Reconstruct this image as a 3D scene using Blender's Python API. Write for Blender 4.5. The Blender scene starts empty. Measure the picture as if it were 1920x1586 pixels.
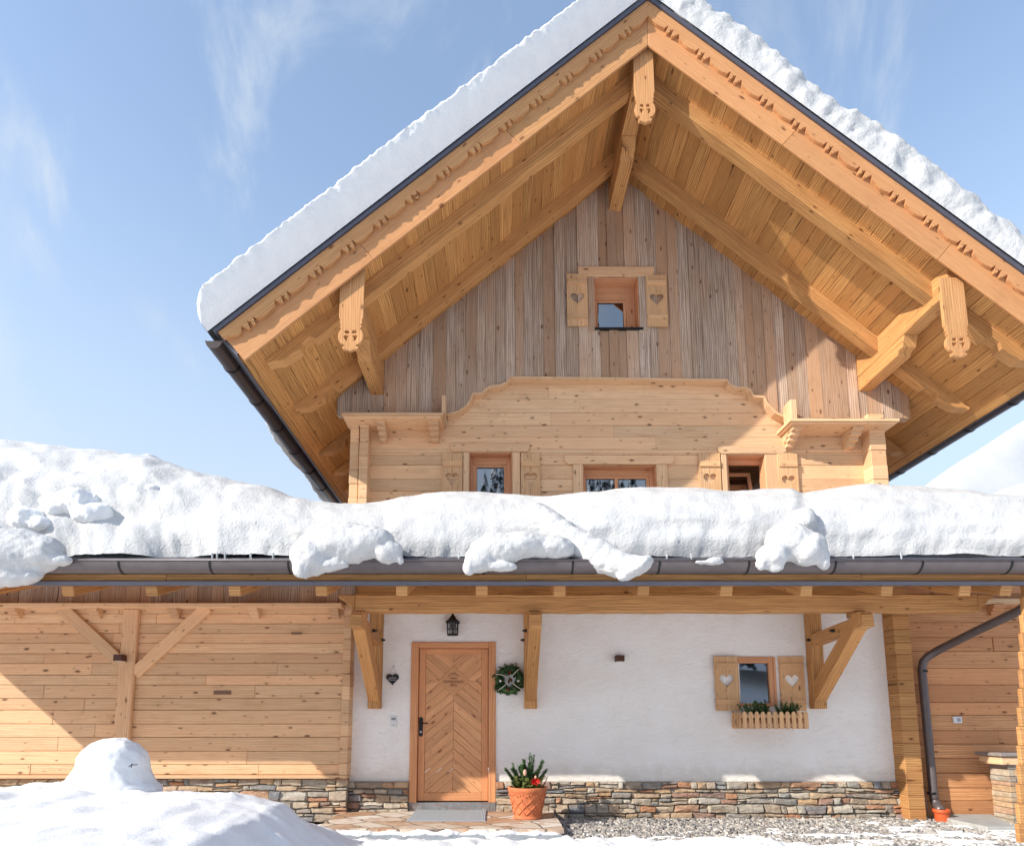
import bpy, bmesh, math, random
from math import sin, cos, tan, pi, radians, atan, atan2, sqrt, hypot
from mathutils import Vector, Matrix, noise, Quaternion
from mathutils.geometry import tessellate_polygon
scene = bpy.context.scene
COL = scene.collection
R = random.Random(7)

# ------------------------------------------------------------------ camera maths
F, PX, PY = 1200.0, 930.0, 1185.0
TH = atan((1350 - PY) / F)
CT, ST = cos(TH), sin(TH)
D, H = 8.6216, 1.2644

def un(px, py, Y=0.0):
    "point on the vertical plane y = Y seen at photo pixel (px, py)"
    a = (px - PX) / F; b = -(py - PY) / F
    dy = CT - b * ST; dz = ST + b * CT
    t = (Y + D) / dy
    return Vector((a * t, Y, dz * t + H))
def ux(px, py, Y=0.0): return un(px, py, Y).x
def uz(px, py, Y=0.0): return un(px, py, Y).z
def unz(px, py, Z):
    a = (px - PX) / F; b = -(py - PY) / F
    dy = CT - b * ST; dz = ST + b * CT
    t = (Z - H) / dz
    return Vector((a * t, dy * t - D, Z))
def sc(Y): return (Y + D) / F

def lin(r, g, b):
    f = lambda c: (c / 255 / 12.92) if c / 255 <= 0.04045 else ((c / 255 + .055) / 1.055) ** 2.4
    return (f(r), f(g), f(b), 1.0)

# ------------------------------------------------------------------ materials
class NT:
    def __init__(s, name):
        m = bpy.data.materials.new(name); m.use_nodes = True
        s.m = m; s.t = m.node_tree; s.t.nodes.clear()
        s.out = s.n('ShaderNodeOutputMaterial'); s.p = s.n('ShaderNodeBsdfPrincipled')
        s.l(s.p.outputs[0], s.out.inputs[0])
    def n(s, typ, **kw):
        nd = s.t.nodes.new(typ)
        for k, v in kw.items(): setattr(nd, k, v)
        return nd
    def l(s, a, b): s.t.links.new(a, b)
    def val(s, sock, v):
        if hasattr(v, 'is_output'): s.l(v, sock)
        elif v is not None: sock.default_value = v
    def math(s, op, a, b=0.0, c=None, clamp=False):
        nd = s.n('ShaderNodeMath', operation=op); nd.use_clamp = clamp
        s.val(nd.inputs[0], a); s.val(nd.inputs[1], b)
        if c is not None: s.val(nd.inputs[2], c)
        return nd.outputs[0]
    def vmath(s, op, a, b):
        nd = s.n('ShaderNodeVectorMath', operation=op)
        s.val(nd.inputs[0], a); s.val(nd.inputs[1], b)
        return nd.outputs[0]
    def noise(s, vec, scale=1.0, detail=3.0, rough=.55, dist=0.0):
        nd = s.n('ShaderNodeTexNoise')
        if vec is not None: s.l(vec, nd.inputs['Vector'])
        nd.inputs['Scale'].default_value = scale; nd.inputs['Detail'].default_value = detail
        nd.inputs['Roughness'].default_value = rough; nd.inputs['Distortion'].default_value = dist
        return nd.outputs[0]
    def mix(s, f, a, b, blend='MIX'):
        nd = s.n('ShaderNodeMix', data_type='RGBA', blend_type=blend)
        s.val(nd.inputs[0], f); s.val(nd.inputs[6], a); s.val(nd.inputs[7], b)
        return nd.outputs[2]
    def smooth(s, v, lo, hi, a=0.0, b=1.0):
        nd = s.n('ShaderNodeMapRange', interpolation_type='SMOOTHSTEP')
        s.val(nd.inputs[0], v); nd.inputs[1].default_value = lo; nd.inputs[2].default_value = hi
        nd.inputs[3].default_value = a; nd.inputs[4].default_value = b
        return nd.outputs[0]
    def bump(s, h, strength, dist=.01):
        nd = s.n('ShaderNodeBump'); s.l(h, nd.inputs['Height'])
        nd.inputs['Strength'].default_value = strength; nd.inputs['Distance'].default_value = dist
        s.l(nd.outputs[0], s.p.inputs['Normal'])
    def base(s, c): s.val(s.p.inputs['Base Color'], c)
    def set(s, rough=.5, spec=.3, metal=0.0):
        s.p.inputs['Roughness'].default_value = rough
        s.p.inputs['Specular IOR Level'].default_value = spec
        s.p.inputs['Metallic'].default_value = metal
    def obj(s):
        return s.n('ShaderNodeTexCoord').outputs['Object']
    def geo(s):
        return s.n('ShaderNodeNewGeometry').outputs['Position']

def soft(c, k):
    g = c[0] * .3 + c[1] * .6 + c[2] * .1
    return tuple(g + (x - g) * k for x in c[:3]) + (1,)
def bright(c, k): return tuple(min(.82, x * k) for x in c[:3]) + (1,)
def wood(name, dark, light, alt, sat=.86, gain=1.12, tone=.34, knots=.5, knotcol=(90, 48, 22), hue=.55, rough=.62, bump=.35, cracks=.5, crk=.74, rays=1.0):
    dark, light, alt = (bright(soft(q, sat), gain) for q in (dark, light, alt))
    M = NT(name)
    uv = M.n('ShaderNodeUVMap', uv_map='grain').outputs[0]
    rn = M.n('ShaderNodeUVMap', uv_map='rnd').outputs[0]
    sp = M.n('ShaderNodeSeparateXYZ'); M.l(rn, sp.inputs[0]); r1, r2 = sp.outputs[0], sp.outputs[1]
    off = M.n('ShaderNodeCombineXYZ')
    M.l(M.math('MULTIPLY', r1, 53.0), off.inputs[0]); M.l(M.math('MULTIPLY', r2, 37.0), off.inputs[1])
    vec = M.vmath('ADD', uv, off.outputs[0])
    warp = M.noise(M.vmath('MULTIPLY', vec, (1.4, 6, 1)), 1, 2)
    wv = M.n('ShaderNodeCombineXYZ'); M.l(M.math('MULTIPLY', warp, .05), wv.inputs[1])
    vw = M.vmath('ADD', vec, wv.outputs[0])
    g1 = M.noise(M.vmath('MULTIPLY', vw, (1.6, 42, 1)), 1, 5, .62)
    g2 = M.noise(M.vmath('MULTIPLY', vw, (5, 190, 1)), 1, 3, .6)
    wave = M.n('ShaderNodeTexWave', wave_type='BANDS', bands_direction='Y', wave_profile='SIN')
    M.l(M.vmath('MULTIPLY', vw, (.3, 7, 1)), wave.inputs['Vector'])
    wave.inputs['Scale'].default_value = 1.6; wave.inputs['Distortion'].default_value = 5.0
    wave.inputs['Detail'].default_value = 2.0; wave.inputs['Detail Scale'].default_value = .8
    fac = M.math('ADD', M.math('MULTIPLY', M.smooth(g1, .3, .7), .55), M.math('MULTIPLY', wave.outputs[1], .45 * rays))
    c = M.mix(fac, dark, light)
    big = M.noise(M.vmath('MULTIPLY', vec, (.55, 2.2, 1)), 1, 3)
    hm = M.math('ADD', M.math('MULTIPLY', M.smooth(big, .35, .7), .5), M.math('MULTIPLY', M.smooth(r2, .25, .95), .8))
    c = M.mix(M.math('MULTIPLY', hm, hue, clamp=True), c, alt)
    t = M.math('ADD', M.math('MULTIPLY', r1, tone), 1.0 - tone * .5)
    t = M.math('MULTIPLY', t, M.smooth(g2, .1, .9, .86, 1.12))
    tc = M.n('ShaderNodeCombineColor')
    for i in range(3): M.l(t, tc.inputs[i])
    c = M.mix(1.0, c, tc.outputs[0], 'MULTIPLY')
    st = M.noise(M.vmath('MULTIPLY', vec, (.8, 1.3, 1)), 2.2, 5, .65, .8)
    c = M.mix(M.smooth(st, .5, .75, 0, .35), c, M.mix(1.0, c, (.66, .6, .52, 1), 'MULTIPLY'))
    # knots
    kv = M.vmath('MULTIPLY', M.vmath('ADD', vec, wv.outputs[0]), (3.6, 8.0, 1))
    vo = M.n('ShaderNodeTexVoronoi', voronoi_dimensions='2D', feature='F1'); M.l(kv, vo.inputs['Vector']); vo.inputs['Scale'].default_value = 1
    sel = M.n('ShaderNodeSeparateColor'); M.l(vo.outputs['Color'], sel.inputs[0])
    clus = M.noise(M.vmath('MULTIPLY', vec, (.7, 1.5, 1)), 1, 2)
    ksel = M.math('GREATER_THAN', sel.outputs[0], M.math('SUBTRACT', 1.0, M.math('MULTIPLY', M.math('ADD', M.smooth(clus, .35, .65, .1, 1.3), M.math('MULTIPLY', r2, .6)), knots)))
    rad = M.math('MULTIPLY', M.math('POWER', sel.outputs[1], 2.5), .10)
    edge = M.math('SUBTRACT', M.math('ADD', rad, .035), M.math('ADD', vo.outputs['Distance'], M.math('MULTIPLY', M.math('SUBTRACT', g1, .5), .05)))
    kn = M.math('MULTIPLY', M.smooth(edge, 0, .035), ksel)
    halo = M.math('MULTIPLY', M.smooth(edge, -.1, .03), ksel)
    kc = lin(*knotcol)
    c = M.mix(M.math('MULTIPLY', halo, .3), c, kc)
    c = M.mix(M.math('MULTIPLY', kn, .68), c, kc)
    # drying cracks
    cr = M.noise(M.vmath('MULTIPLY', vec, (1.1, 60, 1)), 1, 2, .5, .6)
    ck = M.smooth(cr, crk, crk + .06)
    c = M.mix(M.math('MULTIPLY', ck, cracks), c, lin(60, 34, 18))
    M.base(c)
    h = M.math('SUBTRACT', M.math('ADD', M.math('MULTIPLY', g1, .6), M.math('MULTIPLY', g2, .25)), M.math('MULTIPLY', ck, .8))
    M.bump(h, bump, .012); M.set(rough, .22)
    return M.m

def plain(name, col, rough=.5, spec=.3, metal=0., nscale=0, namt=.15, bump=0.):
    M = NT(name); c = lin(*col)
    if nscale:
        n = M.noise(M.obj(), nscale, 4)
        d = tuple(x * (1 - namt * 2) for x in c[:3]) + (1,)
        M.base(M.mix(M.smooth(n, .3, .7), d, c))
        if bump: M.bump(n, bump, .01)
    else: M.base(c)
    M.set(rough, spec, metal); return M.m

def snow_mat(name, big=6.0, fine=55.0, strength=.5, grain=.35, lo=188, hi=204):
    M = NT(name); o = M.geo()
    a = M.noise(o, big, 5, .6); b = M.noise(o, fine, 3, .65); g = M.noise(o, 420, 2, .7)
    M.base(M.mix(M.smooth(a, .2, .8), lin(lo, lo + 1, lo + 2), lin(hi, hi, hi - 1)))
    h = M.math('ADD', M.math('ADD', M.math('MULTIPLY', a, 1.0), M.math('MULTIPLY', b, grain)), M.math('MULTIPLY', g, .06))
    M.bump(h, strength, .05); M.set(.75, .12)
    return M.m

m_pine = wood('pale_pine', lin(184, 134, 84), lin(216, 172, 120), lin(208, 150, 92), sat=.76, gain=1.36, tone=.26, knots=.6, hue=.45, bump=.5)
m_shutter = wood('shutter_pine', lin(180, 132, 84), lin(214, 172, 122), lin(200, 150, 96), gain=1.25, tone=.2, knots=.4, hue=.5)
m_honey = wood('honey_timber', lin(142, 92, 42), lin(204, 150, 80), lin(176, 118, 56), sat=.86, gain=1.2, tone=.3, knots=.4, hue=.5, bump=.8, cracks=.8)
m_soffit = wood('soffit_boards', lin(138, 88, 36), lin(200, 146, 72), lin(168, 110, 46), sat=.86, gain=1.3, tone=.34, knots=.3, hue=.6, bump=.9, cracks=.9, crk=.69)
m_barge = wood('barge_larch', lin(168, 112, 56), lin(208, 153, 88), lin(190, 126, 74), sat=.86, gain=1.12, tone=.18, knots=.35, hue=.5, bump=.3, cracks=.5)
m_gray = wood('weathered_boards', lin(114, 92, 74), lin(194, 172, 151), lin(166, 125, 88), gain=1.36, tone=.34, knots=.35, hue=.75, bump=.8, rough=.8, cracks=.8)
m_door = wood('door_larch', lin(180, 112, 62), lin(214, 150, 94), lin(198, 130, 76), gain=1.3, tone=.16, knots=.06, hue=.5, rough=.45, bump=.12, cracks=.1)
m_doorknot = wood('door_knotty_larch', lin(174, 110, 62), lin(218, 158, 104), lin(200, 138, 84), gain=1.3, tone=.26, knots=.8, knotcol=(120, 54, 26), hue=.5, rough=.45, bump=.15, cracks=.3)
m_red = wood('reddish_pine', lin(144, 92, 50), lin(198, 140, 86), lin(168, 108, 60), sat=.84, gain=1.65, tone=.42, knots=.45, hue=.6, bump=.5, cracks=.9)
m_frame = wood('window_larch', lin(178, 116, 70), lin(208, 150, 102), lin(194, 130, 84), gain=1.3, tone=.12, knots=.1, hue=.4, rough=.5, bump=.15, cracks=.1)
m_metal = plain('brown_gutter_metal', (104, 95, 95), .38, .5, .25, 8, .08)
m_gutter = plain('dark_brown_gutter', (62, 50, 48), .4, .5, .2, 5, .1)
m_metal2 = plain('grey_roof_metal', (92, 92, 102), .4, .5, .3, 6, .06)
m_black = plain('black_iron', (26, 25, 26), .45, .5, .3)
m_snow = snow_mat('packed_roof_snow', 5, 34, .42, .6)
m_snowsoft = snow_mat('soft_snow', 2.5, 46, .28, .35, 234, 243)
m_snowslab = snow_mat('firm_slab_snow', 5, 34, .32, .5, 226, 236)
m_snowridge = snow_mat('wind_carved_snow', 7, 22, .5, .5)
m_terra = plain('terracotta', (206, 122, 82), .72, .2, 0, 14, .1, .15)
m_orange = plain('orange_drain_plastic', (200, 92, 48), .45, .4, 0, 10, .06)
m_white = plain('white_plastic', (226, 226, 226), .4, .4)
m_slate = plain('black_slate', (46, 48, 54), .7, .3, 0, 20, .12, .2)
m_chalk = plain('white_chalk', (214, 214, 216), .8, .1)
m_burn = plain('burnt_lettering', (84, 44, 20), .8, .1)
m_fir = plain('fir_needles', (92, 124, 76), .6, .25, 0, 30, .2)
m_fir2 = plain('yellow_green_leaves', (116, 124, 62), .6, .25, 0, 30, .2)
m_red_petal = plain('red_petals', (186, 34, 28), .5, .3, 0, 30, .1)
m_twig = plain('bare_twig', (96, 72, 52), .8, .1, 0, 20, .15)
m_cream = plain('cream_ribbon', (220, 216, 200), .7, .2)
m_pink = plain('pale_pink_bud', (206, 160, 140), .6, .2)
m_mat = plain('grey_blue_mat', (186, 192, 198), .9, .1, 0, 60, .12, .3)
m_lamp = plain('bronze_lamp_metal', (84, 52, 42), .5, .4, .2)
m_soil = plain('dark_soil', (40, 30, 24), .9, .1, 0, 40, .2, .4)
m_cable = plain('grey_cable', (150, 140, 134), .6, .3)
m_farsnow = snow_mat('shade_darkened_snow', .4, 3, .3, .3, 196, 208)  # base colour darkened to stand in for shade on the far hill
m_hillsnow = snow_mat('hill_snow', .25, 2, .3, .3, 232, 242)

def make_glass(name, tint=(12, 14, 18)):
    M = NT(name); M.base(lin(*tint)); M.set(.015, .9); M.p.inputs['IOR'].default_value = 2.3
    return M.m
m_glass = make_glass('window_glass')
def lantern_glass():
    M = NT('lantern_glass'); M.base((.86, .88, .9, 1)); M.set(.1, .5)
    M.p.inputs['Transmission Weight'].default_value = .9; M.p.inputs['IOR'].default_value = 1.1
    return M.m
m_lglass = lantern_glass()

def ice():
    M = NT('clear_ice'); M.base((.9, .94, .97, 1)); M.set(.12, .5); M.p.inputs['Transmission Weight'].default_value = .7; M.p.inputs['IOR'].default_value = 1.31; return M.m
m_ice = ice()
def plaster():
    M = NT('rough_white_plaster'); o = M.obj()
    w = M.noise(o, 1.5, 3); wv = M.vmath('MULTIPLY', o, (9, 9, 24))
    a = M.noise(wv, 1, 5, .62, 1.8)
    b = M.noise(o, 60, 3, .6)
    vo = M.n('ShaderNodeTexVoronoi', feature='SMOOTH_F1'); M.l(M.vmath('ADD', M.vmath('MULTIPLY', o, (16, 16, 34)), M.vmath('MULTIPLY', a, (2.5, 2.5, 2.5))), vo.inputs['Vector']); vo.inputs['Scale'].default_value = 1
    sz = M.n('ShaderNodeSeparateXYZ'); M.l(M.geo(), sz.inputs[0])
    dirt = M.math('MULTIPLY', M.smooth(M.math('ADD', sz.outputs[2], M.math('MULTIPLY', M.noise(o, 5, 5, .65), .5)), 1.02, .68), .5)
    PB = (M.mix(M.smooth(w, .3, .7), lin(246, 241, 235), lin(251, 248, 244)))
    M.base(M.mix(dirt, PB, lin(206, 196, 180)))
    h = M.math('ADD', M.math('ADD', M.math('MULTIPLY', a, .8), M.math('MULTIPLY', vo.outputs['Distance'], .5)), M.math('MULTIPLY', b, .12))
    M.bump(h, .7, .017); M.set(.85, .12); return M.m
m_plaster = plaster()

def stone():
    M = NT('split_quarry_stone')
    rn = M.n('ShaderNodeUVMap', uv_map='rnd').outputs[0]
    sp = M.n('ShaderNodeSeparateXYZ'); M.l(rn, sp.inputs[0])
    rp = M.n('ShaderNodeValToRGB'); M.l(sp.outputs[0], rp.inputs[0])
    cols = [(.0, (132, 132, 130)), (.16, (176, 166, 150)), (.32, (186, 156, 122)), (.45, (150, 144, 134)), (.58, (190, 174, 152)), (.7, (170, 122, 92)), (.8, (126, 132, 136)), (.92, (196, 186, 168)), (1, (146, 132, 116))]
    e = rp.color_ramp.elements
    while len(e) < len(cols): e.new(.5)
    for x, (p, c) in zip(e, cols): x.position = p; x.color = bright(lin(*c), 1.25)
    o = M.obj(); off = M.vmath('ADD', o, M.vmath('MULTIPLY', rn, (31, 17, 5)))
    a = M.noise(off, 14, 6, .68, .4); b = M.noise(M.vmath('MULTIPLY', off, (4, 4, 22)), 1, 4); g = M.noise(off, 90, 3)
    c = M.mix(M.math('MULTIPLY', M.smooth(b, .45, .75), .55), rp.outputs[0], lin(150, 106, 72))
    c = M.mix(M.smooth(a, .35, .7), M.mix(1.0, c, (.74, .73, .72, 1), 'MULTIPLY'), c)
    M.base(M.mix(M.math('MULTIPLY', M.smooth(g, .6, .75), .35), c, lin(190, 184, 170)))
    M.bump(M.math('ADD', a, M.math('MULTIPLY', g, .35)), .8, .02); M.set(.82, .18); return M.m
m_stone = stone()
m_mortar = plain('dark_joint', (138, 130, 120), .9, .1, 0, 30, .2, .4)

def flag():
    M = NT('flagstone_paving'); o = M.obj()
    v = M.vmath('ADD', M.vmath('MULTIPLY', o, (2.3, 2.9, 1)), M.vmath('MULTIPLY', M.noise(o, 3, 3), (.35, .35, 0)))
    vo = M.n('ShaderNodeTexVoronoi', voronoi_dimensions='2D'); M.l(v, vo.inputs['Vector']); vo.inputs['Scale'].default_value = 1
    ve = M.n('ShaderNodeTexVoronoi', voronoi_dimensions='2D', feature='DISTANCE_TO_EDGE'); M.l(v, ve.inputs['Vector']); ve.inputs['Scale'].default_value = 1
    s = M.n('ShaderNodeSeparateColor'); M.l(vo.outputs['Color'], s.inputs[0])
    rp = M.n('ShaderNodeValToRGB'); M.l(s.outputs[0], rp.inputs[0]); e = rp.color_ramp.elements
    cols = [(0, (190, 172, 152)), (.3, (212, 202, 188)), (.55, (176, 140, 110)), (.75, (204, 188, 168)), (1, (220, 214, 204))]
    while len(e) < len(cols): e.new(.5)
    for x, (p, c) in zip(e, cols): x.position = p; x.color = lin(*c)
    n = M.noise(M.vmath('MULTIPLY', o, (5, 11, 1)), 1, 5, .65, 1)
    c = M.mix(M.smooth(n, .5, .68), rp.outputs[0], lin(158, 112, 82))
    j = M.smooth(ve.outputs['Distance'], .012, .04)
    M.base(M.mix(j, lin(120, 108, 98), c)); M.bump(M.math('ADD', M.math('MULTIPLY', j, .6), n), .5, .012); M.set(.75, .2); return M.m
m_flag = flag()

def gravel_mat():
    M = NT('grey_gravel'); rn = M.n('ShaderNodeUVMap', uv_map='rnd').outputs[0]
    sp = M.n('ShaderNodeSeparateXYZ'); M.l(rn, sp.inputs[0])
    rp = M.n('ShaderNodeValToRGB'); M.l(sp.outputs[0], rp.inputs[0]); e = rp.color_ramp.elements
    cols = [(0, (104, 104, 106)), (.35, (164, 160, 154)), (.6, (194, 187, 177)), (.8, (138, 128, 120)), (1, (214, 210, 205))]
    while len(e) < len(cols): e.new(.5)
    for x, (p, c) in zip(e, cols): x.position = p; x.color = lin(*c)
    M.base(rp.outputs[0]); M.set(.8, .2); return M.m
m_gravel = gravel_mat()
m_gravelbed = plain('gravel_bed', (104, 100, 96), .9, .1, 0, 60, .3, .6)

# ------------------------------------------------------------------ mesh building
def tag(o, label=None, cat=None, group=None, kind=None):
    if label: o['label'] = label
    if cat: o['category'] = cat
    if group: o['group'] = group
    if kind: o['kind'] = kind
    return o
def thing(name, label, cat, loc=(0, 0, 0), group=None):
    o = bpy.data.objects.new(name, None); o.empty_display_size = .2; COL.objects.link(o); o.location = loc
    return tag(o, label, cat, group)
def root_loc(p):
    v = Vector((0, 0, 0))
    while p is not None: v += p.location; p = p.parent
    return v

class B:
    "collects boards, beams, prisms and tubes that become ONE mesh"
    def __init__(s): s.v = []; s.f = []; s.uv = []; s.rn = []; s.sm = []
    def face(s, idx, uvs, rn, smooth=False):
        s.f.append(idx); s.uv.append(uvs); s.rn.append(rn); s.sm.append(smooth)
    def rr(s): return (R.random(), R.random())
    def hexa(s, P, rn=None, L=None, W=None, Hh=None):
        "P[i][j][k]: i along the grain, j across, k up"
        rn = rn or s.rr(); b = len(s.v)
        pts = [P[i][j][k] for i in (0, 1) for j in (0, 1) for k in (0, 1)]
        s.v += [tuple(p) for p in pts]
        L = (Vector(pts[4]) - Vector(pts[0])).length; W = (Vector(pts[2]) - Vector(pts[0])).length; Q = (Vector(pts[1]) - Vector(pts[0])).length
        I = lambda i, j, k: b + i * 4 + j * 2 + k
        def fc(q, uv): s.face([I(*t) for t in q], uv, rn)
        fc([(0,0,0),(1,0,0),(1,0,1),(0,0,1)], [(0,0),(L,0),(L,Q),(0,Q)])
        fc([(0,1,1),(1,1,1),(1,1,0),(0,1,0)], [(0,Q+W),(L,Q+W),(L,W),(0,W)])
        fc([(0,0,1),(1,0,1),(1,1,1),(0,1,1)], [(0,Q),(L,Q),(L,Q+W),(0,Q+W)])
        fc([(0,1,0),(1,1,0),(1,0,0),(0,0,0)], [(0,W),(L,W),(L,0),(0,0)])
        fc([(0,0,0),(0,0,1),(0,1,1),(0,1,0)], [(0,0),(.02,Q),(.02+W*.2,Q),(W*.2,0)])
        fc([(1,0,0),(1,1,0),(1,1,1),(1,0,1)], [(0,0),(W*.2,0),(W*.2,Q),(0,Q)])
    def box(s, x0, x1, y0, y1, z0, z1, ax='x', rn=None):
        X, Y, Z = (min(x0, x1), max(x0, x1)), (min(y0, y1), max(y0, y1)), (min(z0, z1), max(z0, z1))
        def p(i, j, k):
            if ax == 'x': return (X[i], Y[j], Z[k])
            if ax == 'y': return (X[1 - j], Y[i], Z[k])
            return (X[j], Y[1 - k] if False else Y[k], Z[i]) if False else (X[j], Y[1 - k], Z[i]) if False else (X[k], Y[j], Z[i])
        P = [[[p(i, j, k) for k in (0, 1)] for j in (0, 1)] for i in (0, 1)]
        if ax == 'z':  # keep outward winding
            P = [[[(X[j], Y[k], Z[i]) for k in (0, 1)] for j in (0, 1)] for i in (0, 1)]
        s.hexa(P, rn)
    def beam(s, a, b, w, h, up=(0, 0, 1), rn=None, rough=0.0, seg=None):
        a, b = Vector(a), Vector(b); t = (b - a).normalized()
        side = Vector(up).cross(t)
        if side.length < 1e-4: side = Vector((1, 0, 0)).cross(t)
        side.normalize(); u = t.cross(side).normalized(); L = (b - a).length
        rn = rn or s.rr()
        n = seg or (max(1, int(L / .16)) if rough else 1); base = len(s.v)
        W, Q = w, h
        for i in range(n + 1):
            c = a + (b - a) * (i / n)
            for (j, k) in ((-1, -1), (1, -1), (1, 1), (-1, 1)):
                e = (rough * (noise.noise(c * 3.1 + Vector((j * 3.3, k * 7.7, rn[0] * 50))) if rough else 0))
                e2 = (rough * (noise.noise(c * 4.1 + Vector((k * 5.3, j * 2.7, rn[1] * 50))) if rough else 0))
                s.v.append(tuple(c + side * (j * w / 2 + e) + u * (k * h / 2 + e2)))
        for i in range(n):
            u0, u1 = L * i / n, L * (i + 1) / n; vv = [0, W, W + Q, 2 * W + Q, 2 * W + 2 * Q]
            for q in range(4):
                A = base + i * 4 + q; Bq = base + i * 4 + (q + 1) % 4
                s.face([A, A + 4, Bq + 4, Bq][::-1], [(u0, vv[q]), (u1, vv[q]), (u1, vv[q + 1]), (u0, vv[q + 1])][::-1], rn)
        s.face([base + q for q in (0, 1, 2, 3)][::-1], [(0, 0), (.1 * w, 0), (.1 * w, h), (0, h)][::-1], rn)
        e = base + n * 4
        s.face([e + q for q in (0, 1, 2, 3)], [(0, 0), (.1 * w, 0), (.1 * w, h), (0, h)], rn)
    def prism(s, poly, O, A, Bv, N, t0, t1, holes=(), grain=0.0, rn=None):
        "polygon in the (A, Bv) frame pushed from t0 to t1 along N; grain = angle of the fibre in the frame"
        O, A, Bv, N = map(Vector, (O, A, Bv, N)); rn = rn or s.rr()
        loops = [list(poly)] + [list(h) for h in holes]
        flat = [p for l in loops for p in l]; cg, sg = cos(grain), sin(grain)
        uvp = [(p[0] * cg + p[1] * sg, -p[0] * sg + p[1] * cg) for p in flat]
        b = len(s.v); n = len(flat)
        for t in (t0, t1):
            for p in flat: s.v.append(tuple(O + A * p[0] + Bv * p[1] + N * t))
        flip = A.cross(Bv).dot(N) * (t1 - t0) < 0
        if len(loops) == 1 and n <= 4: tris = [tuple(range(n))]
        else: tris = tessellate_polygon([[Vector((p[0], p[1], 0)) for p in l] for l in loops])
        for tr in tris:
            pts = [flat[i] for i in tr]
            ar = sum(pts[i][0] * pts[(i + 1) % len(pts)][1] - pts[(i + 1) % len(pts)][0] * pts[i][1] for i in range(len(pts)))
            tr = list(tr) if ar > 0 else list(tr)[::-1]
            top = [b + n + i for i in tr]; bot = [b + i for i in tr][::-1]
            if flip: top.reverse(); bot.reverse()
            ut = [uvp[i] for i in (tr if not flip else tr[::-1])]; ub = [uvp[i] for i in (tr[::-1] if not flip else tr)]
            s.face(top, ut, rn); s.face(bot, ub, rn)
        k = 0; th = abs(t1 - t0)
        for li, l in enumerate(loops):
            ar = sum(l[i][0] * l[(i + 1) % len(l)][1] - l[(i + 1) % len(l)][0] * l[i][1] for i in range(len(l)))
            for i in range(len(l)):
                a_, b_ = k + i, k + (i + 1) % len(l)
                q = [b + a_, b + b_, b + n + b_, b + n + a_]
                ua, ub = uvp[a_], uvp[b_]
                uvs = [ua, ub, (ub[0], ub[1] + th), (ua[0], ua[1] + th)]
                fl = (ar < 0) ^ flip ^ (li > 0)
                if fl: q.reverse(); uvs.reverse()
                s.face(q, uvs, rn)
            k += len(l)
    def tube(s, pts, r, n=10, cap=True, rn=None):
        pts = [Vector(p) for p in pts]; rn = rn or s.rr(); b = len(s.v); prev = None; m = len(pts)
        rs = r if isinstance(r, (list, tuple)) else [r] * m
        for i, p in enumerate(pts):
            t = (pts[min(i + 1, m - 1)] - pts[max(i - 1, 0)]).normalized()
            x = prev if prev is not None else Vector((0, 0, 1)).cross(t)
            if x.length < 1e-3: x = Vector((1, 0, 0))
            x = (x - t * x.dot(t)).normalized(); y = t.cross(x); prev = x
            for k in range(n):
                a = 2 * pi * k / n; s.v.append(tuple(p + (x * cos(a) + y * sin(a)) * rs[i]))
        for i in range(m - 1):
            for k in range(n):
                a = b + i * n + k; c = b + i * n + (k + 1) % n
                s.face([a, c, c + n, a + n], [(i * .1, k * .05), (i * .1, k * .05 + .05), (i * .1 + .1, k * .05 + .05), (i * .1 + .1, k * .05)], rn, True)
        if cap:
            s.face([b + k for k in range(n)][::-1], [(0, 0)] * n, rn); s.face([b + (m - 1) * n + k for k in range(n)], [(0, 0)] * n, rn)
    def lathe(s, prof, c, n=28, axis=None, rn=None):
        c = Vector(c); b = len(s.v); rn = rn or s.rr(); m = len(prof)
        for (r, z) in prof:
            for k in range(n):
                a = 2 * pi * k / n; s.v.append(tuple(c + Vector((r * cos(a), r * sin(a), z))))
        for i in range(m - 1):
            for k in range(n):
                a = b + i * n + k; q = b + i * n + (k + 1) % n
                s.face([a, q, q + n, a + n], [(0, 0)] * 4, rn, True)
    def ball(s, c, r, n=8, sx=1, sz=1, rn=None):
        rn = rn or s.rr(); b = len(s.v); c = Vector(c)
        for i in range(n + 1):
            th = pi * i / n
            for k in range(n * 2):
                a = pi * k / n
                s.v.append(tuple(c + Vector((r * sx * sin(th) * cos(a), r * sin(th) * sin(a), r * sz * cos(th)))))
        for i in range(n):
            for k in range(n * 2):
                a = b + i * n * 2 + k; q = b + i * n * 2 + (k + 1) % (n * 2)
                s.face([a, a + n * 2, q + n * 2, q], [(0, 0)] * 4, rn, True)
    def build(s, name, mat, parent=None, bevel=0.0, seg=1, loc=None):
        me = bpy.data.meshes.new(name)
        off = root_loc(parent) if parent is not None else Vector(loc or (0, 0, 0))
        me.from_pydata([(v[0] - off.x, v[1] - off.y, v[2] - off.z) for v in s.v], [], s.f)
        u = me.uv_layers.new(name='grain'); r = me.uv_layers.new(name='rnd')
        uu = []; rr = []
        for a, q in zip(s.uv, s.rn):
            for p in a: uu += [p[0], p[1]]; rr += [q[0], q[1]]
        u.data.foreach_set('uv', uu); r.data.foreach_set('uv', rr)
        me.polygons.foreach_set('use_smooth', s.sm)
        me.materials.append(mat); me.update()
        o = bpy.data.objects.new(name, me); COL.objects.link(o)
        if parent is not None: o.parent = parent
        else: o.location = off
        if bevel:
            md = o.modifiers.new('edge', 'BEVEL'); md.width = bevel; md.segments = seg; md.limit_method = 'ANGLE'; md.angle_limit = radians(40)
        return o

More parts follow.
